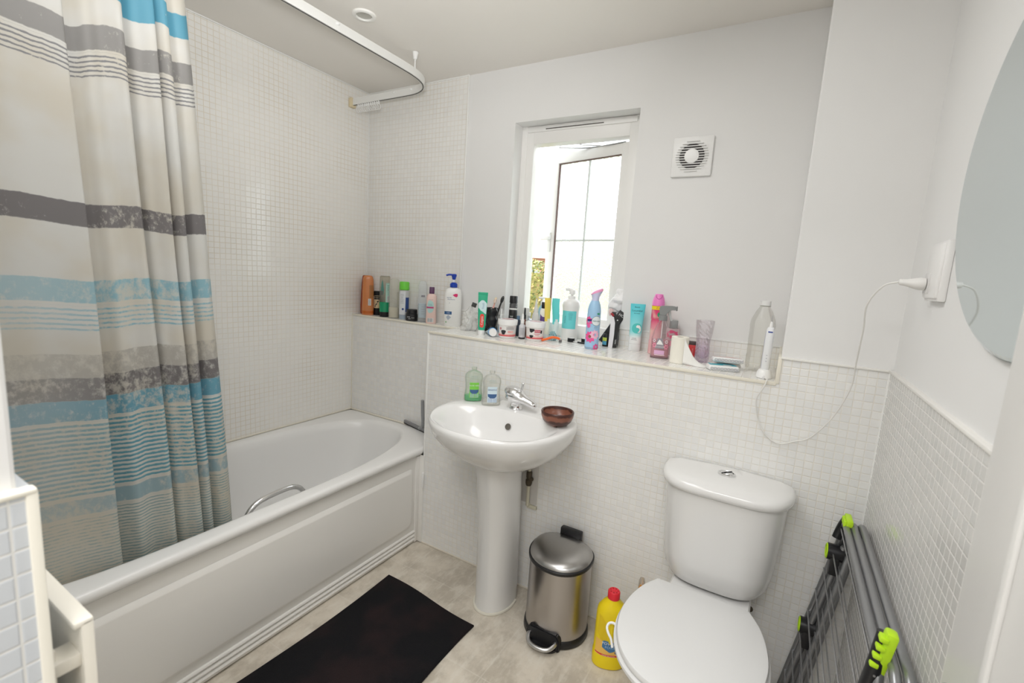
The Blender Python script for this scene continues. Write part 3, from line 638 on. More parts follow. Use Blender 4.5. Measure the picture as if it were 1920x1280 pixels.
b = B(); gsh.shard([(-.008, -.055), (.008, -.055), (.010, -.03), (.005, .01), (0, .03), (-.005, .01), (-.010, -.03)], .0006, b, (-.014, .185)); b.done('emblem', C_('emblem_teal', .09, .25, .21, .4), t)
gsh.patch(.075, .195, .15, 1.2).done('label', C_('label_mint', .40, .62, .55, .45), t); lines(gsh, .15, .185, 4, .014, .018, ink, t); barcode(gsh, .019, .085, .12, .012, t)
gsh.patch(.125, .15, -1.1, -.3, .0007).done('side_label', C_('label_dark', .12, .13, .12, .5), t)
t = item('shower_gel_bottle', 'tall frosted clear bottle with pale cream contents left of the green-capped can', 'bottle', .292, .256)
sh = Shape([(0, .028, .018), (.003, .030, .020), (.15, .0295, .0195), (.205, .028, .016), (.218, .023, .012), (.223, .015, .007)], 2.6); sh.body().done('body', clear('clear_frost', (.94, .94, .91), .35, .15, (.82, .81, .77), .20), t)
Shape([(.004, .026, .016), (.06, .027, .0175), (.062, .020, .012)], 2.6).body().done('contents', C_('cream_gel', .72, .68, .56, .3), t); sh.patch(.048, .150, .55, .75, .0005).done('side_print', C_('print_olive', .42, .41, .33, .5), t)
t = item('shaving_gel_can', 'spray can with a bright green cap and white back label', 'can', .368, .256)
sh = Shape([(0, .024), (.003, .0262), (.158, .0262), (.163, .022), (.165, .022), (.166, .026), (.205, .0262), (.210, .022)]); sh.body().done('body', C_('can_silver', .55, .56, .56, .3), t)
Shape([(.1655, .0255), (.167, .0272), (.180, .0275), (.1805, .0268), (.206, .0268), (.211, .024), (.2115, .020)]).body().done('cap', C_('cap_green', .16, .62, .06, .35), t)
sh.patch(.030, .158, -1.4, .25).done('back_label', C_('label_pale', .70, .72, .75, .5), t); sh.patch(.045, .125, .3, 1.45).done('front_label', ink_blue, t)
lines(sh, .09, .145, 8, .022, -.012, ink_grey, t); sh.patch(.004, .028, -1.4, 1.4, .0003).done('base_band', C_('band_bluegrey', .33, .39, .46, .4), t); sh.disc(.006, (-.006, .06), .0009).done('mark', ink_blue, t)
t = item('cream_jar', 'squat black jar with white lettering on the ledge over the bath', 'jar', .440, .242)
sh = Shape([(0, .028), (.004, .0325), (.030, .0335), (.040, .031), (.042, .028), (.043, .030), (.062, .030), (.065, .027)]); sh.body().done('body', black_pl, t)
sh.text('HAIR', .008, (-.018, .024), ink_white, t); sh.text('WORKS', .005, (.006, .020), ink_white, t); lines(sh, .012, .017, 1, .02, -.012, ink_white, t)
t = item('shampoo_bottle', 'clear bottle with pale blue liquid left of the pink bottle', 'bottle', .503, .256)
sh = Shape([(0, .022, .014), (.022, .023, .015), (.024, .0245, .016), (.14, .024, .016), (.20, .022, .013), (.218, .017, .009), (.222, .012, .006)], 2.5); sh.body().done('body', clear('clear_cool', (.94, .95, .96), .35, .12, (.84, .87, .89), .22), t)
Shape([(.024, .0215, .013), (.10, .022, .014), (.102, .018, .01)], 2.5).body().done('liquid', C_('blue_liquid', .55, .68, .74, .2), t)
lines(sh, .04, .09, 4, .02, .002, ink_grey, t); lines(sh, .135, .15, 1, .024, .002, C_('print_mid', .25, .25, .28, .5), t, .010, 'title_print')
t = item('body_lotion_bottle', 'pale pink bottle with a square purple cap', 'bottle', .577, .243)
sh = Shape([(0, .024, .016), (.003, .0275, .018), (.145, .027, .018), (.155, .022, .015), (.160, .013, .011), (.163, .012, .011)], 2.8); sh.body().done('body', C_('pale_pink', .78, .58, .53, .4), t)
Shape([(.161, .0125, .0125), (.162, .014, .014), (.193, .0135, .0135), (.196, .012, .012)], 3).body().done('cap', C_('cap_plum', .10, .035, .10, .35), t)
sh.disc(.016, (-.006, .092), .0005, .034).done('oval_label', C_('label_aqua', .45, .66, .64, .5), t); sh.patch(.083, .092, -1.0, .3, .0009).done('red_band', C_('band_raspberry', .48, .06, .18, .5), t)
sh.text('rescue', .006, (-.004, .130), ink_grey, t); barcode(sh, -.004, .010, .030, .024, t); sh.text('LOTION', .008, (.026, .065), ink_grey, t, rot90=1)
lines(sh, .096, .108, 2, .02, -.006, C_('print_teal', .12, .32, .33, .5), t)
t = item('shampoo_pump_bottle', 'large white shampoo bottle with a blue pump', 'pump bottle', .706, .262)
sh = Shape([(0, .042, .022), (.004, .0455, .0245), (.10, .0455, .0245), (.17, .044, .023), (.192, .038, .020), (.199, .024, .015), (.203, .016, .012)], 2.6); sh.body().done('body', C_('bottle_white', .82, .82, .80, .3), t)
b = B(); b.lathe([(.0, .203), (.019, .203), (.0195, .220), (.012, .228), (.005, .229)], 24, cap0=False, cap1=False); b.done('collar', C_('pump_blue', .01, .05, .40, .35), t)
b = B(); b.lathe([(.0055, .226), (.0055, .246)], 12); b.done('stem', white_pl, t)
b = B(); b.lathe([(.008, .243), (.011, .256), (.0135, .262), (.013, .270), (.008, .273)], 20); b.tube(smooth_path([(0, 0, .266), (-.020, 0, .268), (-.033, 0, .266), (-.040, 0, .262)], 4), .005, 8); b.done('pump_head', C_('pump_blue', 0, 0, 0), t)
b = B(); sh.shard([(-.012, .002), (-.004, .009), (.008, .009), (.009, -.003), (.003, -.009), (-.006, -.006)], .0006, b, (.010, .162)); b.done('emblem', C_('emblem_red', .72, .03, .16, .5), t)
sh.text('head &', .009, (-.018, .150), ink_blue, t); sh.text('shoulders', .008, (-.010, .141), ink_blue, t); sh.patch(.062, .078, -1.1, -.05, .0007).done('blue_band', C_('band_navy', .04, .12, .28, .5), t); sh.text('CLASSIC', .0055, (-.019, .070), ink_white, t, off=.0011)
b = B(); sh.shard([(-.014, 0), (0, .012), (.014, 0), (0, -.016)], .0006, b, (-.018, .048)); b.done('diamond_mark', C_('mark_greyblue', .42, .47, .55, .5), t); sh.text('H', .008, (-.014, .122), ink_grey, t); b = B(); sh.disc(.004, (-.032, .022), .0007).done('green_mark', C_('mark_green', .18, .45, .16, .5), t)

# ---- deep ledge, left to right
def crumple(name, label, cat, x, y, rx, ry, h, m, seed, part=None, lean=0):
    t = item(name, label, cat, x, y); rr = random.Random(seed); b = B(); n, mrows = 60, 30
    ph = [(rr.randint(2, 11), rr.uniform(0, 6.28), rr.uniform(.05, .13), rr.uniform(-5, 5)) for _ in range(10)]
    rs = []
    for j in range(mrows+1):
        tt = j/mrows; base = (1-tt**1.6*.45) if tt < .8 else max(.10, (1-.8**1.6*.45)*(1-(tt-.8)/.2*.75))
        ring = []
        for i in range(n):
            a = 2*pi*i/n; w = base*(1+sum(q*(1-2*abs(sin(k_*a*.5+p+s_*tt*3))) for k_, p, q, s_ in ph)*(1-.2*tt)); w = max(.12, min(w, 1.15))
            ring.append(Vector((rx*w*cos(a)+lean*tt, ry*w*sin(a), h*tt+(.006*sin(a*5+ph[0][1]) if 0 < j < mrows else 0)*tt)))
        rs.append(ring)
    b.rings(rs); b.done(part or 'film', m, t, ang=25); return t
film = clear('thin_film', (.96, .96, .95), .4, .12, (.9, .9, .89), .30)
t = crumple('plastic_bag', 'crumpled clear plastic bag left of the green toothpaste tube', 'bag', .872, .19, .044, .030, .118, film, 4)
b = B(); b.box(.004, .028, -.012, -.004, .118, .140, bev=.002, rot=Matrix.Rotation(radians(18), 3, 'Y')); b.done('contents', C_('bag_dark', .05, .05, .05, .3), t, label='dark corner of something sticking out')
b = B(); b.box(-.018, .012, -.010, .010, .006, .075, bev=.006); b.done('wrapped_pack', C_('pack_white', .80, .80, .79, .5), t)

t = item('toothpaste_tube', 'green and white toothpaste tube with a red logo standing on its white cap', 'toothpaste', .990, .118)
sh = Shape([(.022, .0155, .0145), (.030, .0165, .015), (.09, .0195, .012), (.15, .0215, .006), (.188, .0225, .0018), (.197, .0225, .0016)], 2); sh.body().done('tube', C_('tube_green', .03, .42, .24, .35), t)
Shape([(0, .0145), (.002, .0155), (.022, .0155), (.0235, .011)]).body().done('cap', white_pl, t)
b = B(); sh.shard([(-.0245, -.030), (-.0245, -.004), (-.005, .012), (.005, .012), (.0245, -.004), (.022, -.052), (.016, -.052), (0, -.040), (-.008, -.036), (-.020, -.022)], .0005, b, (0, .150)); b.done('ice_panel', C_('panel_ice', .62, .78, .80, .4), t)
b = B(); sh.shard([(.0095*cos(a), (.0225 if sin(a) > 0 else -.0225)+.0095*sin(a)) for a in [2*pi*i/24 for i in range(24)]], .0010, b, (0, .067)); b.done('red_panel', C_('panel_red', .78, .07, .05, .4), t)
sh.text('Colgate', .0130, (.0, .067), ink_white, t, off=.0014, rot90=1); sh.text('fresh', .014, (.003, .137), C_('ink_steel', .22, .36, .48, .5), t, off=.0010, rot90=1)
b = B(); b.box(-.0227, .0227, -.0022, .0022, .188, .199, bev=.0008); b.done('crimp', C_('tube_green', 0, 0, 0), t)
t = thing('toothpaste_tube', 'blue and white toothpaste tube lying down with its round white cap to the front', 'toothpaste', (1.052, .118, ZL), radians(38))
b = B(); secs = [(-.018, .017, .018), (.0, .0205, .020), (.05, .021, .016), (.10, .023, .009), (.135, .024, .003)]
b.rings([[Vector((a*cos(2*pi*i/28), y, max(.001, .020-.004*(y > .01)*1+d*sin(2*pi*i/28)-(0.020-d)*.9*(y > .02)))) for i in range(28)] for y, a, d in secs]); b.done('tube', C_('tube_paleblue', .60, .72, .80, .35), t)
b = B(); b.rings([[Vector((r*cos(2*pi*i/28), y, .0205+r*sin(2*pi*i/28))) for i in range(28)] for y, r in ((-.038, .0155), (-.036, .0175), (-.014, .0185), (-.013, .015))]); b.done('cap', white_pl, t)
b = B(); b.rings([[Vector((r*cos(2*pi*i/28), y, .0205+r*sin(2*pi*i/28))) for i in range(28)] for y, r in ((-.013, .0185), (-.013, .0205), (-.008, .0207), (-.008, .018))]); b.done('blue_ring', C_('ring_blue', .02, .25, .60, .35), t)
b = B(); b.grid(lambda u, v: Vector((-.019+.03*u, .012+.055*v, .0375-.010*v-.006*abs(u-.35))), 6, 6); b.done('blue_flash', C_('ring_blue', 0, 0, 0), t)

t = item('toothbrush_mug', 'black ribbed toothbrush mug with wavy outline', 'mug', .950, .262)
rs = []; b = B(); CH = .118
sec = []
for i in range(13): z = CH*i/12; sec.append((z, .0305+.0035*sin(i*1.35)))
sec += [(CH+.001, .0295), (CH-.003, .027), (CH-.06, .024)]
b.lathe([(r, z) for z, r in sec], 32); b.done('mug', C_('mug_black', .015, .015, .017, .22), t); 
Rz = lambda d: Matrix.Rotation(d, 3, 'Y')
def brush(label, x, y, tilt, m_h, m_b, L, headL, hw):
    t = thing('toothbrush', label, 'toothbrush', (x, y, ZL+.03), face_cam(x, y)); t.rotation_euler = (0, tilt, face_cam(x, y)); 
    b = B(); b.tube([(0, 0, 0), (0, 0, L*.5), (0, 0, L*.78), (0, 0, L-headL)], .005, 10, rad=[.005, .0055, .004, .003]); b.done('handle', m_h, t)
    b = B(); b.sphere((0, 0, L-headL/2), 1, hw, .006, headL/2+.002, 18); b.done('head', m_b, t)
    b = B(); b.box(-hw*.7, hw*.7, -.014, -.003, L-headL*.9, L-headL*.12, bev=.002); b.done('bristles', m_b, t); return t
brush('black toothbrush leaning right in the black mug', .957, .268, radians(17), C_('brush_black', .02, .02, .02, .3), C_('brush_black', 0, 0, 0), .155, .034, .0085)
t2 = brush('pink and clear toothbrush leaning in the black mug', .940, .256, radians(12), C_('brush_pink', .80, .42, .36, .3), C_('brush_pale', .80, .62, .55, .4), .142, .030, .007)
t2.children[2].data.materials[0] = C_('bristle_yellow', .85, .66, .32, .5)

def cowtub(x, y, label, flip):
    t = item('hair_mask_tub', label, 'tub', x, y)
    R0 = .0425
    sh = Shape([(0, R0-.008), (.003, R0-.005), (.012, R0-.004), (.060, R0-.001), (.062, R0)]); sh.body(48).done('tub', C_('tub_white', .82, .80, .78, .3), t)
    Shape([(.060, R0-.001), (.061, R0+.002), (.080, R0+.0035), (.085, R0+.002), (.0865, R0-.004), (.0855, R0-.008), (.086, .005)]).body(48).done('lid', C_('lid_white', .84, .84, .83, .3), t)
    b = B(); b.lathe([(.024, .0868), (0, .0868)], 32, sx=1.1, cap0=False, cap1=False); b.done('lid_label', C_('lid_rose', .72, .50, .50, .5), t)
    b = B()
    for cx, cy, r in ((.018, -.012, .008), (.0, .016, .007), (-.02, -.004, .006)): b.lathe([(r, .0871), (0, .0871)], 12, c=(cx, cy), sx=1.4, cap0=False, cap1=False)
    b.done('lid_patches', C_('lid_spot', .30, .06, .10, .5), t)
    sh.patch(.010, .0165, -1.5, 1.5, .0005, 30, 2).done('red_band', C_('tub_red', .65, .10, .11, .45), t)
    sh.patch(.0165, .022, -1.5, 1.5, .0005, 30, 2).done('pink_band', C_('tub_pink', .80, .50, .46, .45), t)
    blob = [(.0105*cos(a)*(1+.25*sin(3*a)), .013*sin(a)*(1+.2*cos(2*a))) for a in [2*pi*i/20 for i in range(20)]]
    if flip:
        sh.shard(blob, .0008, None, (-.018, .028)).done('cow_patch', ink, t); lines(sh, .040, .056, 5, .040, .014, C_('tub_grey', .45, .42, .42, .5), t, .0018); sh.patch(.026, .036, .05, .75, .0007, 10, 2).done('title_panel', C_('tub_pink', 0, 0, 0), t); sh.text('MILK', .009, (.012, .031), C_('tub_red', 0, 0, 0), t)
        sh.disc(.006, (-.034, .044), .0008).done('red_spot', C_('spot_red', .55, .22, .24, .5), t)
    else:
        sh.shard([(-.013, .008), (.010, .008), (.012, .0), (-.002, -.010), (-.010, -.006)], .0008, None, (-.014, .048)).done('cow_patch', ink, t); sh.shard([(x_*.8, y_*.62) for x_, y_ in blob], .0008, None, (-.016, .021)).done('cow_patch', ink, t)
        sh.patch(.039, .052, -.05, .62, .0008, 12, 2).done('title_panel', C_('tub_crimson', .58, .12, .16, .45), t); sh.patch(.036, .050, .64, .85, .0009, 4, 2).done('cow_patch', ink, t); lines(sh, .025, .036, 2, .030, .010, C_('tub_red', 0, 0, 0), t, .002); sh.text('HAIR MASK', .0052, (.012, .0455), ink_white, t, off=.0012)
cowtub(1.121, .137, 'white screw-lid tub with a single black cow patch, beside the lying toothpaste', True)
cowtub(1.247, .172, 'white screw-lid tub with black cow patches and a crimson title, by the orange razor', False)

def dropper(x, y, label, mb, mt, h, r, turn=0):
    t = item('dropper_bottle', label, 'dropper bottle', x, y)
    Shape([(0, r-.001), (.002, r), (h*.52, r), (h*.60, r*.5), (h*.63, r*.45)]).body(28).done('bottle', mb, t)
    b = B(); b.lathe([(r*.55, h*.62), (r*.55, h*.76), (r*.4, h*.775), (r*.33, h*.93), (r*.2, h), (0, h*1.005)], 20); b.done('dropper_cap', mt, t)
    return t
dropper(1.008, .262, 'small white-capped dropper bottle with a blue base right of the black mug', C_('drop_blue', .03, .22, .42, .3), white_pl, .118, .012)
dropper(1.158, .228, 'brown glass dropper bottle with a black bulb between the two cow-patch tubs', C_('brown_glass', .15, .045, .025, .12), black_pl, .138, .0125)
t = dropper(1.184, .163, 'grey-white dropper bottle standing between the two cow-patch tubs', C_('drop_grey', .60, .60, .62, .3), white_pl, .115, .0145)
b = B(); b.lathe([(.0146, .0), (.0150, .001), (.0150, .007), (.0146, .0075)], 24, cap0=False, cap1=False); b.done('base_ring', black_pl, t)
sh = Shape([(0, .0145), (.06, .0145)]); lines(sh, .018, .052, 9, .020, 0, ink_grey, t, .0010)
t = item('serum_bottle', 'slim dark bottle with a green foot behind the left cow-patch tub', 'bottle', 1.122, .232)
Shape([(0, .011), (.002, .012), (.030, .012), (.031, .0115), (.075, .0115), (.078, .009)]).body(24).done('bottle', C_('slim_dark', .03, .04, .06, .2), t); Shape([(.077, .008), (.095, .008), (.097, .006)]).body(20).done('cap', C_('cap_slate', .12, .20, .30, .3), t)
t = item('hairspray_bottle', 'black bottle with a black cap and clear band standing at the left window reveal', 'bottle', 1.056, .292)
sh = Shape([(0, .019), (.002, .0205), (.118, .0205), (.120, .0195)]); sh.body().done('body', C_('matte_black', .014, .014, .015, .45), t)
Shape([(.119, .0192), (.124, .0198), (.145, .0195), (.150, .017)]).body().done('neck_sleeve', clear('smoky_clear', (.35, .35, .36), .5, .1, (.2, .2, .2), .4), t); Shape([(.118, .0206), (.126, .0208)]).body().done('clear_band', C_('band_clear', .75, .74, .72, .2), t)
Shape([(.150, .0185), (.151, .0200), (.182, .0200), (.185, .018)]).body().done('cap', black_pl, t)
sh.text('TAME', .007, (-.008, .085), ink_white, t); sh.text('HAIR', .007, (-.008, .076), ink_white, t); sh.text('MIST', .005, (-.010, .064), ink_white, t)
t = item('cardboard_box', 'plain pale grey box standing on the windowsill behind the brown dropper bottle', 'box', 1.096, .352)
b = B(); b.box(-.018, .018, -.010, .010, 0, .128, bev=.001); b.done('carton', C_('carton_grey', .62, .62, .59, .5), t); b = B(); b.box(.009, .014, -.0106, -.0099, .05, .09); b.done('carton_print', C_('carton_print', .42, .43, .42, .5), t)
t = item('soap_bottle', 'small clear bottle with blue liquid in front of the grey box on the windowsill', 'bottle', 1.146, .300)
Shape([(0, .012), (.002, .0135), (.070, .0135), (.080, .006), (.095, .005)]).body(24).done('bottle', clear('clear_small', (.85, .88, .92), .4, .08, (.75, .8, .86), .3), t); Shape([(.003, .0122), (.052, .0122)]).body(24).done('liquid', C_('cobalt', .01, .05, .35, .2), t); Shape([(.094, .006), (.112, .0055), (.113, .004)]).body(20).done('cap', white_pl, t)
t = item('nozzle_bottle', 'translucent white squeeze bottle with a long pointed nozzle', 'bottle', 1.190, .277)
Shape([(0, .0165), (.003, .0185), (.09, .0185), (.112, .014), (.120, .009)]).body(28).done('bottle', clear('milky', (.9, .9, .88), .3, .2, (.82, .82, .80), .75), t)
b = B(); b.lathe([(.0105, .118), (.0105, .130), (.0065, .150), (.003, .180), (.0015, .184)], 20); b.done('nozzle', clear('milky', (0, 0, 0)), t)
t = item('lotion_bottle', 'white bottle with a purple label and black flip cap on the windowsill', 'bottle', 1.212, .318)
sh = Shape([(0, .017, .012), (.003, .0195, .014), (.125, .019, .0135), (.138, .012, .010)], 2.5); sh.body().done('body', C_('bottle_white', 0, 0, 0), t); sh.shard([(-.012, -.045), (.012, -.045), (.012, .035), (.0, .038), (-.012, .050)], .0006, None, (-.004, .060)).done('label', C_('label_violet', .13, .07, .26, .45), t)
Shape([(.137, .0115), (.138, .0125), (.165, .0125), (.167, .011)]).body(24).done('cap', black_pl, t)
t = item('pump_bottle', 'white pump head and pale blue bottle behind the purple-labelled bottle', 'pump bottle', 1.178, .365)
Shape([(0, .016), (.003, .018), (.13, .018), (.145, .009), (.150, .008)]).body(24).done('body', C_('aqua_bottle', .35, .62, .72, .3), t); b = B(); b.lathe([(.009, .150), (.009, .165), (.004, .168), (.004, .180)], 16); b.box(-.020, .016, -.008, .008, .180, .189, bev=.003); b.done('pump_head', white_pl, t)
def wavytube(x, y, label, m, mw, w, h, turn, blend):
    t = item('squeezed_tube', label, 'tube', x, y, turn=turn)
    b = B(); b.rings([[Vector((w*(1-.25*(1-tt)**2)*cos(2*pi*i/24)+.003*sin(tt*5), (.014*(1-tt)+.0015)*sin(2*pi*i/24)+.004*sin(tt*6)*tt, .018+(h-.018)*tt)) for i in range(24)] for tt in [j/14 for j in range(15)]]); b.mi = 0
    o = b.done('tube', [m, mw], t)
    for p in o.data.polygons:
        if p.center.z < h*blend+.012*sin(p.center.x*180): p.material_index = 1
    Shape([(0, .012), (.002, .013), (.019, .013)]).body(24).done('cap', white_pl, t); return t
wavytube(1.240, .300, 'squeezed yellow and white tube standing on the windowsill', C_('tube_yellow', .88, .68, .12, .35), C_('tube_cream', .86, .84, .72, .35), .0155, .190, 25, .45)
wavytube(1.276, .318, 'squeezed turquoise tube standing left of the big white pump bottle', C_('tube_turq', .13, .66, .66, .35), C_('tube_mist', .70, .80, .79, .35), .0185, .190, -15, .42)
t = thing('razor', 'orange-handled disposable razor lying by the right cow-patch tub', 'razor', (1.318, .195, ZL), radians(24))
b = B(); b.tube(smooth_path([(-.040, -.012, .006), (-.020, -.004, .011), (.005, .002, .020), (.030, .004, .018), (.040, .004, .012)], 5), .0055, 10); b.done('handle', C_('razor_orange', .92, .16, .03, .35), t)
b = B(); b.box(.036, .050, -.016, .022, .004, .013, bev=.002); b.done('razor_head', C_('razor_head', .12, .11, .11, .3), t)
crumple('clear_wrapper', 'crumpled clear wrapper with a blue glint behind the orange razor', 'wrapper', 1.302, .245, .022, .018, .040, clear('wrapper_film', (.80, .92, .94), .5, .08, (.6, .8, .84), .3), 9)
t = item('lotion_pump_bottle', 'big white pump bottle with a turquoise label on the windowsill', 'pump bottle', 1.345, .335)
sh = Shape([(0, .034), (.003, .037), (.140, .038), (.158, .0415), (.176, .0405), (.189, .030), (.194, .017)]); sh.body(48).done('body', C_('bottle_white', 0, 0, 0), t)
sh.patch(.055, .138, -1.35, .75, .0005, 26, 2).done('label', C_('label_turq', .16, .66, .68, .45), t); lines(sh, .095, .132, 8, .022, .0, C_('print_deepteal', .05, .30, .33, .5), t, .0012); sh.text('balance', .011, (-.026, .097), C_('print_deepteal', 0, 0, 0), t, rot90=1, off=.001)
b = B(); b.lathe([(.018, .193), (.018, .206), (.006, .209), (.006, .216)], 24); b.lathe([(.0135, .214), (.0155, .232), (.013, .236)], 24); b.tube([(0, 0, .234), (-.018, -.004, .238), (-.030, -.006, .236)], .007, 10); b.done('pump_head', white_pl, t)
def cap_disc(x, y, label, r):
    t = item('bottle_cap', label, 'cap', x, y); Shape([(0, r-.001), (.001, r), (.016, r), (.0175, r-.0015)]).body(32).done('cap_side', C_('cap_black', .012, .012, .014, .35), t); b = B(); b.lathe([(r-.001, .0175), (r-.002, .0195), (0, .0198)], 32, cap0=False, cap1=False); b.done('cap_top', C_('cap_silver', .72, .72, .72, .25), t)
cap_disc(1.382, .277, 'black cap with a silver top lying in front of the white pump bottle', .0165); cap_disc(1.434, .315, 'black cap lying behind the thin black pencil, left of the air freshener', .0165)
t = thing('eyebrow_pencil', 'thin black pencil lying beside the two black caps', 'pencil', (1.425, .262, ZL+.0038), radians(-14)); b = B(); b.tube([(-.004, 0, 0), (.055, 0, 0)], .0036, 10); b.done('barrel', black_pl, t); b = B(); b.tube([(-.034, 0, 0), (-.004, 0, 0)], .0036, 10, rad=[.0015, .0034]); b.done('pale_end', C_('pencil_pale', .7, .7, .7, .4), t)

t = item('air_freshener_can', 'blue air freshener can with pink flowers and a pink nozzle', 'air freshener', 1.522, .168)
sh = Shape([(0, .0265), (.002, .0285), (.02, .0292), (.12, .0285), (.165, .0275), (.185, .024), (.200, .0175), (.203, .0165)]); sh.body(48).done('can', C_('can_sky', .36, .58, .80, .3), t)
sh.patch(.0, .008, -pi, pi, .0003, 40, 2).done('rim', C_('rim_bluegrey', .32, .42, .55, .3), t)
b = B(); b.rings([[Vector((a*sin(2*pi*i/28)+dx, -d*cos(2*pi*i/28), z+sl*sin(2*pi*i/28))) for i in range(28)] for z, a, d, dx, sl in ((.203, .0155, .0155, 0, 0), (.215, .0150, .0145, .001, .001), (.226, .0185, .015, .003, .004), (.236, .024, .016, .005, .009))]); b.done('neck', C_('neck_lilac', .60, .62, .82, .35), t)
b = B(); b.rings([[Vector((a*sin(2*pi*i/28)+dx, -d*cos(2*pi*i/28), z+sl*sin(2*pi*i/28))) for i in range(28)] for z, a, d, dx, sl in ((.236, .0240, .016, .005, .009), (.239, .0248, .0165, .005, .010), (.246, .021, .014, .006, .010), (.249, .010, .008, .006, .005))]); b.done('nozzle', C_('nozzle_pink', .86, .36, .58, .3), t)
def petals(sh, c, r, n, m, parent, name='flower', ph=0):
    b = B()
    for i in range(n):
        a = 2*pi*i/n+ph; d = (cos(a), sin(a)); q = (-d[1], d[0]); w = r*.30
        sh.shard([(d[0]*r*.18, d[1]*r*.18), (d[0]*r*.6+q[0]*w, d[1]*r*.6+q[1]*w), (d[0]*r, d[1]*r), (d[0]*r*.6-q[0]*w, d[1]*r*.6-q[1]*w)], .0007+.00005*i, b, c)
    b.done(name, m, parent)
petals(sh, (.010, .062), .022, 9, C_('petal_pale', .88, .52, .66, .45), t, 'flower', .3); petals(sh, (-.010, .052), .026, 9, C_('petal_hot', .85, .10, .32, .45), t); sh.disc(.006, (-.010, .054), .0013).done('flower_centre', C_('flower_heart', .30, .13, .08, .5), t)
petals(sh, (-.022, .118), .022, 7, C_('petal_hot', 0, 0, 0), t, 'flower', .5); sh.shard([(-.024, -.004), (0, -.004), (0, .005), (-.024, .003)], .0015, None, (-.004, .122)).done('ribbon', C_('ribbon_navy', .04, .03, .18, .4), t)
sh.disc(.0205, (.013, .120), .0016).done('logo_ring', C_('ring_slate', .20, .30, .36, .4), t); sh.disc(.0190, (.013, .120), .0019).done('logo_disc', C_('logo_disc', .78, .84, .86, .4), t); sh.text('febreze', .0105, (.013, .120), C_('ink_teal', .03, .16, .18, .4), t, off=.0023)
sh.text('A I R', .007, (.012, .092), ink_grey, t); sh.disc(.007, (.020, .150), .0008, .004).done('green_badge', C_('badge_green', .04, .35, .18, .4), t); sh.disc(.0085, (-.019, .098), .0016).done('pink_badge', C_('badge_pink', .80, .14, .38, .4), t); petals(sh, (.020, .010), .016, 7, C_('petal_hot', 0, 0, 0), t)

t = item('shaver_box', 'black product box leaning in a carrier bag by the right window reveal', 'box', 1.556, .322)
R = Matrix.Rotation(radians(30), 3, 'Y'); b = B(); RP = Vector((-.034, 0, .022)); b.box(-.052, -.016, -.012, .012, .012, .175, bev=.001, rot=R, at=RP); b.done('carton', C_('carton_black', .03, .028, .03, .4), t)
b = B()
for r in (.011, .006): b.tube([(-.034+r*cos(a), -.0128, .036+r*sin(a)) for a in [2*pi*i/20 for i in range(20)]], .0007, 5, closed=True)
b.xform(Matrix.Translation(RP) @ R.to_4x4() @ Matrix.Translation(-RP)); b.done('ring_print', ink_grey, t)
lettering('HC', .016, lambda u, v: R @ (Vector((-.034+u, -.0128, .158+v))-RP)+RP, ink_white, t)
t = crumple('carrier_bag', 'crumpled white carrier bag bulging up against the right window reveal', 'bag', 1.555, .366, .030, .024, .250, C_('bag_white', .86, .85, .85, .45), 12, 'bag', .012)
b = B(); rr = random.Random(21); fo = [(Vector((rr.gauss(0, 1), rr.gauss(0, 1), rr.gauss(0, 1)))*55, rr.uniform(0, 6)) for _ in range(7)]
b.sphere((.004, -.01, .190), .036, 1, .6, 1.3, 40); b.sphere((.012, -.005, .232), .020, 1, .7, 1.2, 32)
for v in b.bm.verts: v.co += (v.co-Vector((.006, -.008, .20))).normalized()*.010*sum(abs(sin(v.co.dot(f)+p))-.5 for f, p in fo)*.55
b.done('bag_top', C_('bag_white', 0, 0, 0), t, ang=30)
b = B(); b.sphere((-.022, -.015, .150), .016, .8, .5, 1.3, 12); b.done('pink_print', C_('bag_pink', .84, .62, .60, .45), t, label='pale pink patch of print')
t = item('hair_trimmer', 'white and black hair trimmer standing in front of the black box', 'hair trimmer', 1.578, .275)
b = B(); b.rings([[Vector((cx-w/2+w*s_, y0, z)) if k_ == 0 else Vector((cx-w/2+w*s_, y0, z)) for s_, y0, k_ in ((0, -d, 0), (1, -d, 0), (1, d, 1), (0, d, 1))] for z, cx, w, d in ((0, -.008, .018, .013), (.06, -.006, .020, .014), (.11, -.006, .019, .013), (.135, -.010, .013, .011), (.147, -.013, .006, .008))]); b.done('front_shell', C_('trimmer_white', .80, .78, .80, .25), t, ang=50)
b = B(); b.rings([[Vector((cx-w/2, -d, z)), Vector((cx+w/2, -d, z)), Vector((cx+w/2, d, z)), Vector((cx-w/2, d, z))] for z, cx, w, d in ((.002, .009, .016, .0125), (.06, .012, .016, .0135), (.11, .012, .018, .0125), (.135, .002, .018, .011), (.152, -.006, .018, .010), (.156, -.002, .022, .009))]); b.done('grip', black_pl, t, ang=50)
b = B(); b.box(-.019, -.002, -.0125, -.0105, .140, .150, bev=.001, rot=Matrix.Rotation(radians(45), 3, 'Y')); b.done('red_trim', C_('trim_red', .35, .02, .03, .3), t); b = B(); b.sphere((.013, -.0135, .122), .003); b.done('switch', white_pl, t); lettering('WAHL', .007, lambda u, v: Vector((.0125+u, -.0142, .028+v)), ink_white, t, rot90=1)
t = item('spray_can', 'small dark can with a yellow and blue stripe behind the white trimmer', 'can', 1.578, .3)
t.location = (1.545, .285, ZL)
Shape([(0, .0135), (.002, .015), (.050, .015), (.056, .011)]).body(24).done('can', black_pl, t); s2 = Shape([(0, .015), (.06, .015)]); s2.patch(.025, .040, -1.4, .2).done('yellow_stripe', C_('stripe_lime', .62, .70, .10, .4), t); s2.patch(.008, .024, -1.4, .2).done('blue_stripe', C_('stripe_cyan', .10, .42, .62, .4), t)

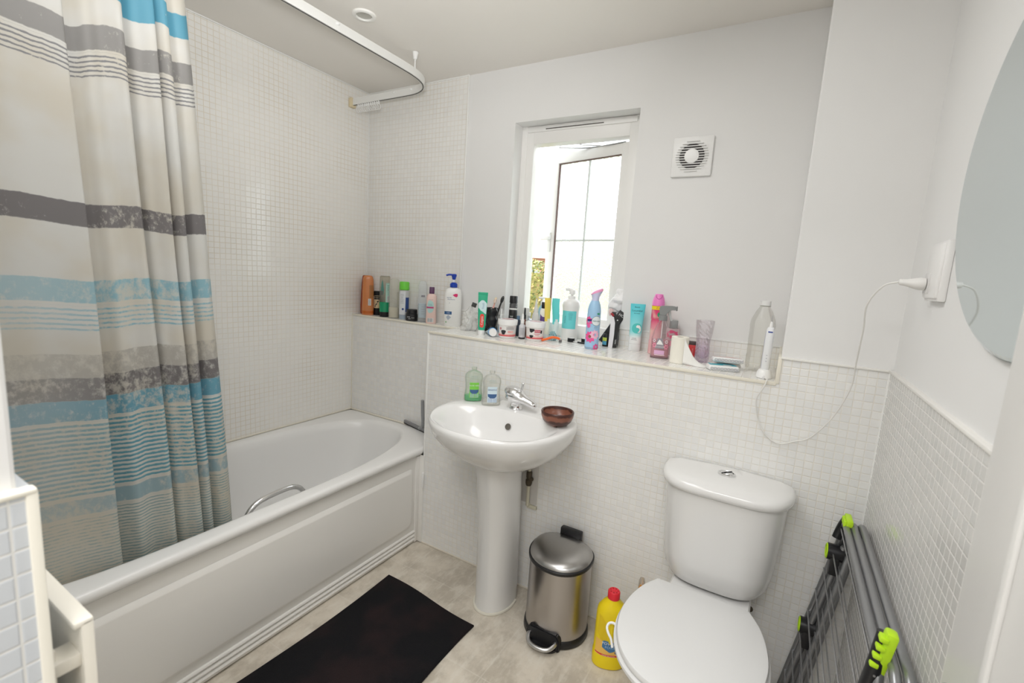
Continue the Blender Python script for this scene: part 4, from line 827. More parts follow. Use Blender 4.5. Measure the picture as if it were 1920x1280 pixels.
# ---- right of the window
t = item('face_wash_tube', 'turquoise to white tube with a wave emblem standing on its cap', 'tube', 1.676, .272)
sh = Shape([(.0, .0225, .016), (.002, .0245, .0175), (.045, .025, .017), (.10, .0255, .0125), (.16, .0285, .006), (.192, .0305, .0018), (.200, .0305, .0015)], 2.1)
k = NT('tube_fade'); zz = k.sep(k.tc.outputs['Object'])[2]; k.link(k.mix(k.ramp(zz, .050, .085), (.83, .84, .83), k.mix(k.ramp(zz, .08, .19), (.28, .72, .74), (.10, .62, .70))), k.p.inputs['Base Color']); k.p.inputs['Roughness'].default_value = .35
sh.body().done('tube', k.m, t); sh.patch(.0305, .0315, -pi, pi, .0002, 40, 1).done('cap_seam', C_('seam_grey', .55, .56, .56, .5), t)
sh.disc(.0215, (.004, .097), .0006).done('wave_disc', C_('wave_teal', .08, .55, .52, .4), t)
b = B(); sh.shard([(.000, .014), (.010, .013), (.017, .004), (.018, -.008), (.012, -.017), (.002, -.018), (.009, -.011), (.011, -.003), (.005, .002), (-.003, .003), (-.004, .009)], .0012, b, (.004, .097)); b.done('wave_crest', C_('wave_white', .84, .88, .87, .4), t)
sh.text('Boots', .0085, (-.002, .186), C_('ink_deepgreen', .01, .10, .11, .5), t); sh.text('Cucumber', .0115, (-.002, .171), C_('ink_deepgreen', 0, 0, 0), t); sh.text('face wash', .006, (-.002, .160), C_('ink_deepgreen', 0, 0, 0), t); lines(sh, .046, .058, 3, .024, -.004, ink_grey, t, .0012)
t = item('air_freshener_can', 'tall pink aerosol with a pink domed cap and yellow price band, leaning on the wall', 'aerosol', 1.761, .262)
sh = Shape([(0, .0215), (.002, .0240), (.165, .0240), (.190, .0240), (.2005, .0245)]); k = NT('aerosol_print'); o = k.sep(k.tc.outputs['Object']); nn = k.noise(k.tc.outputs['Object'], 22, 1)
c = k.mix(k.ramp(k.math('ADD', o[2], k.math('MULTIPLY', nn, .06)), .10, .19), (.80, .45, .46), (.72, .03, .16)); c = k.mix(k.ramp(nn, .48, .72), c, (.85, .66, .52)); k.link(c, k.p.inputs['Base Color']); k.p.inputs['Roughness'].default_value = .35
sh.body(48).done('can', k.m, t); Shape([(.2000, .0235), (.2005, .0250), (.215, .0248), (.230, .0215), (.243, .0165), (.247, .0155), (.248, .010)]).body(40).done('cap', C_('cap_pink', .85, .24, .58, .35), t)
b = B(); b.tube(smooth_path([(-.012, -.0140, .243), (-.010, -.0195, .234), (0, -.0225, .228), (.010, -.0195, .234), (.012, -.0140, .243)], 4), .0011, 6); b.done('button_outline', C_('cap_magenta', .55, .07, .32, .4), t)
sh.patch(.184, .199, -pi, pi, .0006, 40, 2).done('price_band', C_('band_yellow', .88, .68, .02, .4), t); sh.text('£1.50', .0125, (.008, .1915), C_('price_red', .70, .08, .04, .4), t, off=.001)
sh.patch(.0, .145, -1.6, -1.15, .0005, 3, 2).done('back_strip', lbl_white, t); sh.text('airwick', .007, (.004, .150), C_('ink_brown', .35, .22, .05, .4), t); sh.disc(.011, (.011, .165), .0008).done('green_badge', C_('badge_green', 0, 0, 0), t)
t = item('trigger_spray_bottle', 'clear trigger spray bottle of pink cleaner with a grey trigger head', 'spray bottle', 1.806, .168)
sh = Shape([(0, .033, .018), (.003, .0355, .0205), (.078, .0355, .0205), (.105, .030, .018), (.130, .020, .0145), (.145, .0135, .0125), (.150, .0125, .0120)], 2.6); sh.body().done('bottle', clear('spray_clear', (.98, .95, .96), .4, .04, (.8, .7, .72), .06), t)
Shape([(.003, .0325, .018), (.074, .033, .0182), (.0745, .031, .017)], 2.6).body().done('pink_liquid', clear('pink_liquid', (.97, .74, .79), .3, .05, (.86, .52, .58), .38), t)
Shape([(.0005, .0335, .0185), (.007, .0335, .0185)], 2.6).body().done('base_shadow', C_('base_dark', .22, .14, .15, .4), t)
petals(sh, (-.020, .052), .011, 6, C_('print_pink', .82, .30, .42, .45), t, 'print_flower'); petals(sh, (.020, .048), .012, 6, C_('print_pink', 0, 0, 0), t, 'print_flower'); petals(sh, (.020, .068), .009, 6, C_('print_grey', .70, .66, .68, .45), t, 'print_flower'); petals(sh, (-.022, .070), .009, 6, C_('print_grey', 0, 0, 0), t, 'print_flower')
sh.shard([(-.006, .010), (.006, .010), (.015, -.030), (-.015, -.030)], .0007, None, (-.002, .070)).done('drop_panel', C_('panel_grey', .30, .28, .32, .45), t); sh.shard([(0, .012), (.009, -.008), (-.009, -.008)], .0011, None, (-.002, .064)).done('white_triangle', ink_white, t)
sh.text('ASTONISH', .0055, (-.002, .047), ink_white, t, off=.0014); sh.shard([(-.016, -.008), (.016, -.008), (.016, .008), (-.016, .008)], .0008, None, (-.002, .025)).done('lilac_panel', C_('panel_lilac', .72, .44, .66, .45), t); lines(sh, .012, .017, 1, .05, 0, C_('print_rose', .86, .68, .72, .5), t, .003)
b = B(); b.tube([(0, 0, .006), (0, 0, .150)], .0018, 8); b.done('dip_tube', C_('dip_tube', .85, .82, .83, .3), t)
gy = C_('trigger_grey', .24, .25, .25, .4)
b = B(); b.lathe([(.0155, .149), (.0160, .151), (.0155, .167), (.012, .170)], 28); b.done('collar', gy, t)
b = B(); b.prism([(-.013, .168), (.008, .168), (.012, .180), (.022, .192), (.044, .192), (.044, .207), (.030, .208), (-.012, .206), (-.017, .200), (-.016, .184)], -.010, .010); bmesh.ops.bevel(b.bm, geom=b.bm.edges[:], offset=.0022, segments=2, affect='EDGES'); b.box(.0435, .050, -.009, .009, .190, .208, bev=.0025); b.done('spray_head', gy, t)
b = B(); b.tube(smooth_path([(.020, 0, .192), (.022, 0, .178), (.026, 0, .164), (.032, 0, .150)], 4), .004, 8, rad=[.0055]*6+[.0045]*7); b.done('trigger', C_('trigger_pale', .45, .46, .46, .4), t)
t = item('perfume_bottle', 'small pink rose-printed bottle with a grey cap behind the toilet roll', 'bottle', 1.826, .285)
sh = Shape([(0, .026, .013), (.002, .0275, .0145), (.105, .0275, .0145), (.112, .024, .012)], 4.5); sh.body().done('bottle', clear('perfume_glass', (.92, .80, .82), .4, .05, (.82, .66, .68), .6), t); petals(sh, (-.002, .088), .018, 8, C_('rose_print', .72, .10, .22, .45), t, 'rose'); petals(sh, (.004, .050), .016, 8, C_('print_pink', 0, 0, 0), t, 'rose')
Shape([(.112, .015, .013), (.113, .0165, .0145), (.143, .0165, .0145), (.146, .015, .013)], 3).body().done('cap', C_('cap_grey', .30, .31, .31, .35), t)

t = item('toilet_roll', 'cream toilet roll standing on end with its loose sheet trailing over the ledge', 'toilet roll', 1.888, .118)
paper = C_('paper_cream', .86, .83, .74, .8, bump=.25, bscale=400)
b = B(); b.lathe([(.0195, .002), (.0295, .0), (.0315, .002), (.0318, .050), (.0315, .098), (.029, .100), (.0135, .0985), (.0125, .097), (.0125, .01)], 48, cap0=False, cap1=False); b.done('roll', paper, t)
b = B(); b.lathe([(.0128, .0), (.0128, .0975), (.0118, .0975), (.0118, .0)], 32, cap0=False, cap1=False); b.done('cardboard_core', C_('core_card', .30, .24, .19, .8), t)
b = B(); pth = smooth_path([(.016, -.029, .0), (.031, -.034, .0), (.048, -.040, 0), (.075, -.048, 0), (.105, -.046, 0), (.120, -.040, 0)], 6)
def sheet(u, v):
    f = u*(len(pth)-1); i = min(int(f), len(pth)-2); p = pth[i].lerp(pth[i+1], f-i); tw = min(1, u*1.5)
    zt = .098*(1-u)**1.7+.0015; zb = .0012+.0008*sin(u*9); lie = max(0, (u-.35)/.65)
    z = zb+(zt-zb)*v*(1-lie*.97); return Vector((p.x+.0*v, p.y+(.045*lie*v), max(.0012, z)))
b.grid(sheet, 30, 8); o = b.done('loose_sheet', C_('paper_white', .84, .83, .80, .8), t); md = o.modifiers.new('s', 'SOLIDIFY'); md.thickness = .0006
t = item('small_box', 'small red box with dark ends behind the toilet roll', 'box', 1.912, .232)
b = B(); b.box(-.016, .016, -.012, .012, .006, .066, bev=.002); b.done('carton', C_('carton_red', .60, .045, .05, .35), t); b = B(); b.box(-.0165, .0165, -.0125, .0125, .060, .075, bev=.002); b.done('lid', C_('lid_dark', .07, .05, .05, .35), t); lettering('RAZOR', .007, lambda u, v: Vector((.006+u, -.0124, .036+v)), C_('red_print', .75, .35, .33, .5), t, rot90=1)
t = item('tumbler', 'tall lilac-tinted moulded glass tumbler', 'glass', 1.955, .220)
pr = []
for i in range(15): z = .162*i/14; pr.append((z, .0265+.0075*(i/14)**1.4-.0035*sin(pi*min(1, max(0, i-3)/7))))
b = B(); b.lathe([(0, .0)]+[(r-(.002 if z == 0 else 0), z) for z, r in pr]+[(pr[-1][1]-.0022, .162)]+[(r-.0025, z) for z, r in pr[::-1] if z > .012]+[(0, .010)], 40, cap0=False, cap1=False)
k = NT('lilac_glass'); zz = k.sep(k.tc.outputs['Object'])[2]; nt = k.nt; nt.nodes.remove(k.p); tb = nt.nodes.new('ShaderNodeBsdfTransparent'); k.link(k.mix(k.ramp(zz, .02, .12), (.945, .905, .965), (.985, .975, .985)), tb.inputs[0]); gb = nt.nodes.new('ShaderNodeBsdfGlossy'); gb.inputs['Roughness'].default_value = .05
wv = nt.nodes.new('ShaderNodeTexWave'); wv.inputs['Scale'].default_value = 28; wv.inputs['Distortion'].default_value = 9; wv.inputs['Detail'].default_value = 1; wv.bands_direction = 'DIAGONAL'; k.link(k.tc.outputs['Object'], wv.inputs['Vector']); bp = nt.nodes.new('ShaderNodeBump'); bp.inputs['Distance'].default_value = .004; bp.inputs['Strength'].default_value = .8; k.link(wv.outputs[1], bp.inputs['Height']); k.link(bp.outputs[0], gb.inputs['Normal'])
lw = nt.nodes.new('ShaderNodeLayerWeight'); lw.inputs[0].default_value = .4; k.link(bp.outputs[0], lw.inputs['Normal']); ms = nt.nodes.new('ShaderNodeMixShader'); k.link(k.math('MULTIPLY', lw.outputs['Fresnel'], .35), ms.inputs[0]); k.link(tb.outputs[0], ms.inputs[1]); k.link(gb.outputs[0], ms.inputs[2]); k.link(ms.outputs[0], nt.nodes['Material Output'].inputs[0])
b.done('glass', k.m, t)
def tissue_pack(x, y, z, rz, label, mtop, tilt=0, pattern=True, w=.105, d=.055, h=.018):
    t = thing('tissue_pack', label, 'tissue pack', (x, y, z), rz, 'tissue packs stacked on the ledge'); t.rotation_euler = (tilt, 0, rz)
    b = B(); n = 3.2; sc = [(0, .90), (.002, .97), (h*.35, 1.0), (h*.7, .99), (h-.001, .93), (h, .88)]
    b.rings([[Vector((w/2*q*abs(cos(a))**(2/7)*(1 if cos(a) >= 0 else -1)*(1+.02*sin(9*a)), d/2*q*abs(sin(a))**(2/7)*(1 if sin(a) >= 0 else -1)*(1+.03*sin(7*a)), zz_)) for a in [2*pi*i/48+.001 for i in range(48)]] for zz_, q in sc]); b.done('packet', C_('packet_white', .83, .83, .82, .3), t)
    b = B(); b.grid(lambda u, v: Vector(((u-.5)*w*.86, (v-.32)*d*.78, h+.0004+.0012*sin(u*7)*sin(v*5))), 10, 4); b.done('top_print', mtop, t)
    if pattern:
        b = B()
        for i in range(17):
            for j in range(2):
                cx = (i/16-.5)*w*.84; b.grid(lambda u, v: Vector((cx+(u-.5)*.0042+(v-.5)*.0025*(1 if (i+j) % 2 else -1), -d/2*1.055-.0004, h*.30+j*h*.30+(v-.5)*h*.20)), 1, 1)
        b.done('edge_print', C_('print_ochre_grey', .45, .45, .47, .5), t)
    return t
tissue_pack(2.050, .175, ZL+.0005, radians(24), 'tissue pack lying at the back of the stack', C_('print_mintgrey', .62, .70, .66, .5), pattern=False, w=.09)
tissue_pack(2.045, .095, ZL+.0005, radians(21), 'white tissue pack with a teal top lying lowest at the front', C_('print_tealblue', .05, .42, .52, .4))
tissue_pack(2.055, .135, ZL+.0235, radians(14), 'white tissue pack with a pink printed top resting on the others', C_('print_softpink', .76, .48, .48, .5), tilt=radians(-6))
t = item('water_bottle', 'large empty clear ribbed plastic bottle with a white cap in the ledge corner', 'bottle', 2.150, .200)
prof = [(0, .030), (.004, .038), (.020, .0415), (.045, .0405)]
for i in range(9): z = .055+i*.0115; prof += [(z, .0412), (z+.0055, .0395)]
prof += [(.165, .0415), (.185, .039), (.215, .027), (.232, .0165), (.236, .0155), (.250, .0150)]
b = B(); b.lathe([(r, z) for z, r in prof], 48, cap1=False); b.done('bottle', clear('pet_clear', (.985, .985, .97), .4, .04, (.8, .8, .76), .04), t)
b = B(); b.lathe([(.0165, .236), (.0175, .237), (.0175, .253), (.016, .2545), (0, .255)], 32, cap0=False, cap1=False); b.done('cap', C_('cap_frost', .80, .80, .79, .3), t); b = B(); b.lathe([(.0158, .2335), (.0180, .2335), (.0180, .2352), (.0158, .2352), (.0158, .2335)], 32, cap0=False, cap1=False); b.done('neck_ring', C_('ring_dim', .42, .42, .38, .3), t)
# electric toothbrush on its charger, with the cord up to the shaver socket
t = item('charging_base', 'white toothbrush charging base at the right end of the ledge', 'charger', 2.178, .062)
sh = Shape([(0, .022, .024), (.002, .0245, .0265), (.018, .0225, .0245), (.026, .0185, .0205), (.029, .0165, .018), (.030, .012, .013)]); sh.body().done('base', white_pl, t); b = B(); b.tube([(0, -.0255, .006), (0, -.034, .004)], .004, 8); b.done('cord_boot', C_('boot_grey', .72, .72, .72, .4), t)
t = item('electric_toothbrush', 'white electric toothbrush with a blue edge, without brush head, upright on its charger', 'toothbrush', 2.178, .064, ZL+.030)
sh = Shape([(0, .0120, .0125), (.004, .0135, .0145), (.10, .0132, .0142), (.130, .0125, .0135), (.139, .010, .011), (.141, .007, .008)], 2.3, (.012, 0)); sh.body().done('handle', C_('brush_white', .82, .83, .85, .28), t)
sh.patch(.006, .128, -1.9, -1.30, .0003, 4, 8).done('blue_edge', C_('edge_blue', .015, .05, .32, .35), t); sh.patch(.124, .128, -.45, .5, .0008, 4, 1).done('blue_badge', C_('edge_blue', 0, 0, 0), t)
b = B(); b.lathe([(.0055, .140), (.0045, .152), (.003, .160)], 16); b.xform(Matrix.Translation((.0017, 0, 0))); b.done('neck', white_pl, t); b = B(); b.lathe([(.0014, .158), (.0012, .180)], 10); b.xform(Matrix.Translation((.0018, 0, 0))); b.done('drive_shaft', steel_tube, t)
b = B()
for i in range(3): sh.disc(.0017, (.0, .028+.010*i), .0006, b=b, seg=10)
b.done('indicator', C_('brush_marks', .52, .53, .56, .5), t, kind=None)
sk = thing('shaver_socket', 'white shaver socket with a plug in it on the right-hand wall', 'socket', (XR+.007, -.315, 1.440))
b = B(); b.box(-.014, .0, -.056, .060, -.066, .066, bev=.003); b.box(-.020, -.010, -.050, .054, -.060, .060, bev=.005); b.done('faceplate', C_('socket_white', .82, .81, .80, .3), sk)
b = B(); b.box(-.0215, -.0195, .006, .050, -.050, -.004, bev=.001); b.done('outlet_panel', C_('socket_grey', .68, .67, .66, .4), sk)
pl = thing('shaver_plug', 'white two-pin plug pushed into the shaver socket', 'plug', (XR-.016, -.285, 1.412))
b = B(); b.rings([[Vector((x, w*cos(2*pi*i/20), d*sin(2*pi*i/20)+dz)) for i in range(20)] for x, w, d, dz in ((.0, .014, .014, 0), (-.010, .015, .0145, 0), (-.020, .012, .012, 0), (-.034, .0075, .008, .001), (-.046, .0065, .007, .002), (-.048, .004, .004, .002))]); b.done('body', C_('plug_white', .80, .79, .77, .4), pl)
cd = smooth_path([(2.434, -.285, 1.414), (2.408, -.272, 1.402), (2.388, -.235, 1.355), (2.395, -.185, 1.290), (2.400, -.120, 1.200), (2.402, -.075, 1.110), (2.375, -.040, 1.010), (2.330, -.015, .930), (2.290, -.010, .905), (2.246, -.010, .888), (2.205, -.010, .912), (2.178, -.012, .960), (2.168, -.014, 1.020), (2.182, -.016, 1.060), (2.190, -.008, 1.088), (2.186, .012, 1.0885), (2.182, .028, 1.0875)], 8)
b = B(); b.tube(cd, .0021, 8); tag(b.done('power_cord', C_('cord_white', .78, .77, .74, .4)), 'thin white cord hanging from the shaver plug down to the toothbrush charger', 'cord')

# ---- wall things
mi = thing('wall_mirror', 'large frameless oval mirror on the right-hand wall above the tiles', 'mirror', (XR+.006, -.77, 1.600))
ell = lambda a, b2, x: [Vector((x, a*cos(2*pi*i/96), b2*sin(2*pi*i/96))) for i in range(96)]
b = B(); b.rings([ell(.373, .300, -.002), ell(.375, .302, -.010), ell(.369, .296, -.0135)], cap0=True, cap1=True); mm = mat('mirror_glass', (.68, .75, .765), .04, 1); b.done('mirror_glass', mm, mi, ang=20)
b = B(); b.rings([ell(.3765, .3035, -.001), ell(.3765, .3035, -.0085)], cap0=False, cap1=False); b.done('mirror_edge', C_('mirror_edge', .52, .58, .58, .3), mi)
fn = thing('extractor_fan', 'square white extractor fan with a round grille on the window wall', 'extractor fan', (1.818, YU, 1.878))
fw_ = .077
b = B(); b.box(-fw_, fw_, -.014, 0, -fw_, fw_, bev=.006); b.done('housing', C_('fan_white', .84, .84, .83, .3), fn)
b = B(); b.rings([[Vector((r*cos(2*pi*i/40), y, r*sin(2*pi*i/40))) for i in range(40)] for r, y in ((.0535, -.0141), (.0535, -.0150))]); b.done('recess', C_('fan_white2', .72, .72, .70, .4), fn)
b = B(); vr = []
b.rings([[Vector((r*cos(2*pi*i/40), y, r*sin(2*pi*i/40))) for i in range(40)] for r, y in ((.027, -.0155), (.0475, -.0155))], cap0=False, cap1=False); b.done('dark_opening', C_('fan_dark', .045, .04, .04, .6), fn, nocalc=False)
b = B()
for i in range(13):
    z = -.057+i*.0095; w = sqrt(max(0, .062**2-z*z)); b.box(-w, w, -.0205, -.0155, z-.0017, z+.0017, bev=.0012)
b.done('louvres', C_('fan_white', 0, 0, 0), fn, kind='stuff')
b = B(); b.rings([[Vector((r*cos(2*pi*i/40), y, r*sin(2*pi*i/40))) for i in range(40)] for r, y in ((.028, -.016), (.027, -.022), (.020, -.0235), (.004, -.024))]); b.done('hub_cover', C_('fan_white', 0, 0, 0), fn)
b = B(); b.sphere((.052, -.0145, -.048), .0022, seg=10); b.done('indicator_lamp', C_('indicator_white', .95, .95, .95, .2), fn)
dl = thing('downlight', 'round recessed ceiling downlight, switched off', 'ceiling light', (.645, -.305, H))
b = B(); b.lathe([(.046, 0), (.045, -.006), (.040, -.009), (.032, -.008), (.030, -.003), (.030, -.0005)], 48, cap0=False, cap1=False); b.done('bezel', C_('bezel_white', .84, .83, .80, .3), dl); b = B(); b.lathe([(.0305, -.001), (.024, -.0045), (.022, -.003), (0, -.003)], 40, cap0=False, cap1=False); b.done('lamp_glass', C_('lamp_glass', .45, .44, .40, .2), dl)

# ---- on the washbasin
def soap(x, y, label, tint, liq, lc, lab, txt, turn):
    t = item('hand_soap_bottle', label, 'soap bottle', x, y, .833, turn); t.scale = (1.06, 1.06, 1.09)
    sh = Shape([(0, .034, .019), (.003, .037, .021), (.020, .0365, .0205), (.050, .0325, .0185), (.072, .0335, .019), (.090, .0365, .020), (.104, .034, .0185), (.114, .024, .015), (.119, .012, .0115), (.121, .0105, .0105), (.132, .0105, .0105)], 2.2)
    sh.body().done('bottle', tint, t)
    if liq: Shape([(.001, .033, .018), (.010, .0345, .019), (.022, .034, .0188), (.0225, .030, .016)], 2.2).body().done('soap', liq, t)
    sh.shard([(-.018, -.034), (.018, -.034), (.018, .026), (-.018, .026)], .0006, None, (.002, .048)).done('label', C_('label_'+lab, *lc, .5), t)
    sh.shard([(-.017, 0), (.017, 0), (.015, -.010), (.006, -.016), (-.006, -.016), (-.015, -.010)], .0009, None, (.002, .046)).done('label_swoosh', C_('swoosh_navy', .05, .12, .27, .45), t)
    b = B()
    for u in (-.013, -.008, -.003, .003, .009, .014): sh.shard([(-.0013, -.008), (.0013, -.008), (.0013, .008), (-.0013, .008)], .0010, b, (.002+u, .023))
    b.done('label_bars', C_('bars_blue', .38, .45, .62, .5), t); sh.text(txt, .0075, (.002, .062), ink_white if lab == 'green' else ink_blue, t, off=.0011)
    sh.text('antibac', .0085, (.002, .098), C_('ink_palegreen', .30, .42, .38, .5), t); sh.text('handwash', .0065, (.002, .090), C_('ink_palegreen', 0, 0, 0), t)
    return t
soap(1.114, -.104, 'hand soap bottle with a green label and a little green soap left in it', clear('soap_green_clear', (.93, .965, .92), .45, .05, (.62, .70, .62), .07), C_('soap_green', .16, .55, .26, .2), (.22, .62, .08), 'green', 'ALOE VERA', 4)
soap(1.210, -.112, 'empty clear hand soap bottle with a pale blue label beside the tap', clear('soap_clear', (.965, .965, .95), .45, .05, (.72, .72, .70), .07), None, (.62, .74, .80), 'paleblue', 'SENSITIVE', 6)
k = NT('banded_wood'); zz = k.sep(k.tc.outputs['Object'])[2]; n = k.noise(k.tc.outputs['Object'], 45, 5, .6); w = k.math('SINE', k.math('MULTIPLY', k.math('ADD', zz, k.math('MULTIPLY', n, .02)), 190.))
k.link(k.mix(k.ramp(w, -.5, .6), (.065, .02, .014), (.24, .085, .05)), k.p.inputs['Base Color']); k.p.inputs['Roughness'].default_value = .3
t = item('wooden_bowl', 'small dark reddish-brown banded wooden bowl on the right corner of the basin', 'bowl', 1.535, -.162, .833); t.scale = (1.18, 1.18, 1.10)
b = B(); b.lathe([(0, .004), (.032, .004), (.036, .006), (.045, .016), (.0505, .032), (.052, .046), (.050, .049), (.0465, .047), (.044, .034), (.036, .018), (.024, .012), (0, .010)], 48, cap0=False, cap1=False); b.done('bowl', k.m, t)
b = B()
for i in range(3): a = 2*pi*i/3+.4; b.sphere((.030*cos(a), .030*sin(a), .004), .0055, 1, 1, .8, 10); 
b.done('feet', C_('bowl_foot', .06, .022, .016, .4), t, kind='stuff')

# ---- on the floor
t = thing('pedal_bin', 'brushed steel pedal bin with a black base and rim beside the basin pedestal', 'bin', (1.583, -.130, 0), radians(0)); t.scale = (1, 1, .915)
def dsh(a, df, db, z, dz=0):
    r = []
    for i in range(64):
        q = 2*pi*i/64; x, y = sup(0, 0, a, db if sin(q) > 0 else df, 2.5 if sin(q) > 0 else 2.1, q); r.append(Vector((x, y, z+dz*y)))
    return r
bst = mat('brushed_steel', (.47, .445, .43), .30, 1); 
b = B(); b.rings([dsh(.122, .116, .092, 0), dsh(.127, .121, .096, .006), dsh(.125, .119, .095, .032), dsh(.118, .112, .089, .038)]); b.done('base', black_pl, t, ang=50)
b = B(); b.rings([dsh(.121, .114, .090, .036), dsh(.1205, .1135, .090, .20), dsh(.119, .112, .089, .338, .12)]); b.done('body', bst, t, ang=60)
b = B(); b.rings([dsh(.121, .114, .091, .334, .12), dsh(.126, .119, .095, .339, .12), dsh(.126, .119, .095, .350, .12), dsh(.120, .113, .090, .354, .12)]); b.done('rim', black_pl, t, ang=50)
b = B(); b.rings([dsh(.121, .114, .091, .353, .12), dsh(.119, .112, .089, .360, .12), dsh(.108, .102, .080, .370, .12), dsh(.085, .080, .062, .377, .12), dsh(.05, .048, .038, .381, .12), dsh(.01, .01, .008, .3825, .12)]); b.done('lid', mat('brushed_lid', (.43, .42, .41), .28, 1), t, ang=70)
b = B(); b.box(-.045, .045, .078, .106, .30, .408, bev=.006); b.done('hinge_housing', black_pl, t)
b = B(); b.prism([(-.068, .0), (.068, .0), (.068, .050), (.055, .070), (-.055, .070), (-.068, .050)], -.122, -.095); bmesh.ops.bevel(b.bm, geom=b.bm.edges[:], offset=.004, segments=2, affect='EDGES'); b.rings([[Vector((.058*cos(2*pi*i/32), -.120-.034*max(0, sin(2*pi*i/32))*1.0+.004, z)) for i in range(32)] for z in (.002, .012)]); b.done('pedal_housing', black_pl, t)
b = B(); b.tube(smooth_path([(-.052, -.108, .040), (-.052, -.135, .036), (-.036, -.158, .030), (0, -.166, .028), (.036, -.158, .030), (.052, -.135, .036), (.052, -.108, .040)], 5), .0085, 10); b.done('pedal', mat('pedal_steel', (.55, .55, .55), .3, 1), t)
t = item('bleach_bottle', 'yellow bleach bottle with a red cap standing between the bin and the toilet', 'bottle', 1.815, -.180, 0, 8)
Y = C_('bleach_yellow', .86, .66, .01, .3); sh = Shape([(0, .052, .036), (.004, .057, .040), (.050, .057, .040), (.053, .0545, .038), (.120, .0545, .038), (.200, .0535, .037), (.220, .050, .035), (.238, .036, .029), (.252, .022, .021), (.258, .020, .020)], 2.3)
b = B(); sh.body(64, b)
for v in b.bm.verts:                                  # the two hand-hold recesses either side of a central rib
    if .125 < v.co.z < .205 and v.co.y < 0 and False: pass
b.done('bottle', Y, t)
YD = C_('bleach_yellow_deep', .76, .55, .008, .35)
for sgn in (-1, 1):
    b = B(); pts = [(sgn*.010, -.030), (sgn*.011, .020), (sgn*.020, .038), (sgn*.036, .055), (sgn*.052, .060), (sgn*.052, -.012), (sgn*.034, -.034), (sgn*.018, -.040)]
    sh.shard(pts if sgn > 0 else pts[::-1], -.0+.0006, b, (0, .145)); b.done('grip_recess', YD, t)
b = B(); b.tube([sh.pt(.105+.085*i/12, 0, .001) for i in range(13)], .008, 10, rad=[.004]+[.0085]*11+[.012]); b.done('centre_rib', Y, t)
b = B(); b.lathe([(.0195, .256), (.0215, .258), (.0215, .282), (.019, .285), (.012, .285), (0, .281)], 24, cap0=False, cap1=False)
b.done('cap', C_('bleach_red', .72, .025, .04, .35), t); b = B(); [b.sphere((.013*cos(a), .013*sin(a), .2845), .003, seg=8) for a in [2*pi*i/7 for i in range(7)]]; b.done('cap_grip', C_('bleach_red_dark', .45, .012, .02, .4), t, kind='stuff')
sh.patch(.052, .112, -1.1, 1.1, .0006, 20, 4).done('label', C_('bleach_label', .90, .55, .12, .4), t)
b = B(); sh.shard([(-.026, .016), (-.018, .020), (.020, .016), (.028, .006), (.026, -.010), (.012, -.018), (0, -.024), (-.012, -.016), (-.026, -.008)], .0012, b, (.0, .094)); b.done('logo_cloud', C_('logo_blue', .06, .20, .42, .4), t)
sh.text('POWER', .0145, (-.002, .103), ink_white, t, off=.0017); sh.text('FORCE', .0125, (.004, .089), C_('logo_sky', .45, .62, .80, .4), t, off=.0017)
sh.patch(.053, .060, -1.1, 1.1, .0012, 20, 2).done('red_band', C_('bleach_band', .70, .05, .05, .4), t); sh.disc(.0065, (.020, .072), .0013).done('badge', C_('badge_slate', .10, .13, .22, .4), t); sh.text('THICK BLEACH', .0058, (-.004, .0562), ink_white, t, off=.0017); sh.text('citrus', .007, (.030, .098), ink_grey, t, off=.0017)
t = item('toilet_brush', 'clear-handled brush with orange beads inside, upright between wall and toilet', 'toilet brush', 1.880, -.060, 0)
b = B(); b.lathe([(.035, 0), (.040, .004), (.038, .10), (.034, .105), (0, .105)], 28, cap0=True, cap1=False); b.done('holder', white_pl, t)
b = B(); b.tube([(0, 0, .10), (0, 0, .20), (.002, 0, .280), (.0025, 0, .290), (.0025, 0, .2935)], .010, 16, rad=[.011, .0115, .0110, .0085, .003]); b.done('handle', clear('handle_clear', (.97, .95, .93), .5, .05, (.85, .8, .76), .03), t)
b = B(); rr = random.Random(2)
for i in range(60): a = rr.uniform(0, 6.28); q = rr.uniform(0, .0065); b.sphere((q*cos(a)+.001, q*sin(a), rr.uniform(.115, .262)), .0032, seg=6)
b.done('beads', C_('beads_orange', .92, .42, .06, .3), t, kind='stuff')
b = B(); b.tube([(0, 0, .104), (0, 0, .19)], .0085, 12); b.done('inner_sleeve', C_('sleeve_coral', .78, .40, .28, .4), t)
# bath mat
k = NT('mat_pile'); n = k.noise(k.tc.outputs['Object'], 420, 2); n2 = k.noise(k.tc.outputs['Object'], 5, 3); k.link(k.mix(k.ramp(n2, .4, .7), (.012, .012, .014), (.026, .017, .018)), k.p.inputs['Base Color']); k.p.inputs['Roughness'].default_value = .95; k.p.inputs['Specular IOR Level'].default_value = .15; k.bump(n, 1, .004)
b = B(); NXm, NYm = 30, 50
def mt(u, v, z): 
    x = .832+.487*u+.012*sin(v*4)*(1-u)-.004*sin(v*9)*u; y = -.288-.030*u-.80*v+.006*sin(u*6)
    return Vector((x, y, z))
rs = []
edge = [(i/NXm, 0) for i in range(NXm)]+[(1, j/NYm) for j in range(NYm)]+[(1-i/NXm, 1) for i in range(NXm)]+[(0, 1-j/NYm) for j in range(NYm)]
for ins, z in ((.002, .0), (-.002, .003), (0, .009), (.012, .013)):
    rs.append([mt(.5+(u-.5)*(1-2*ins), .5+(v-.5)*(1-ins*1.3), z+.0015*sin(u*20)*sin(v*23)) for u, v in edge])
b.rings(rs); tag(b.done('bath_mat', k.m, ang=60), 'plain black bath mat lying on the floor beside the bath', 'bath mat')

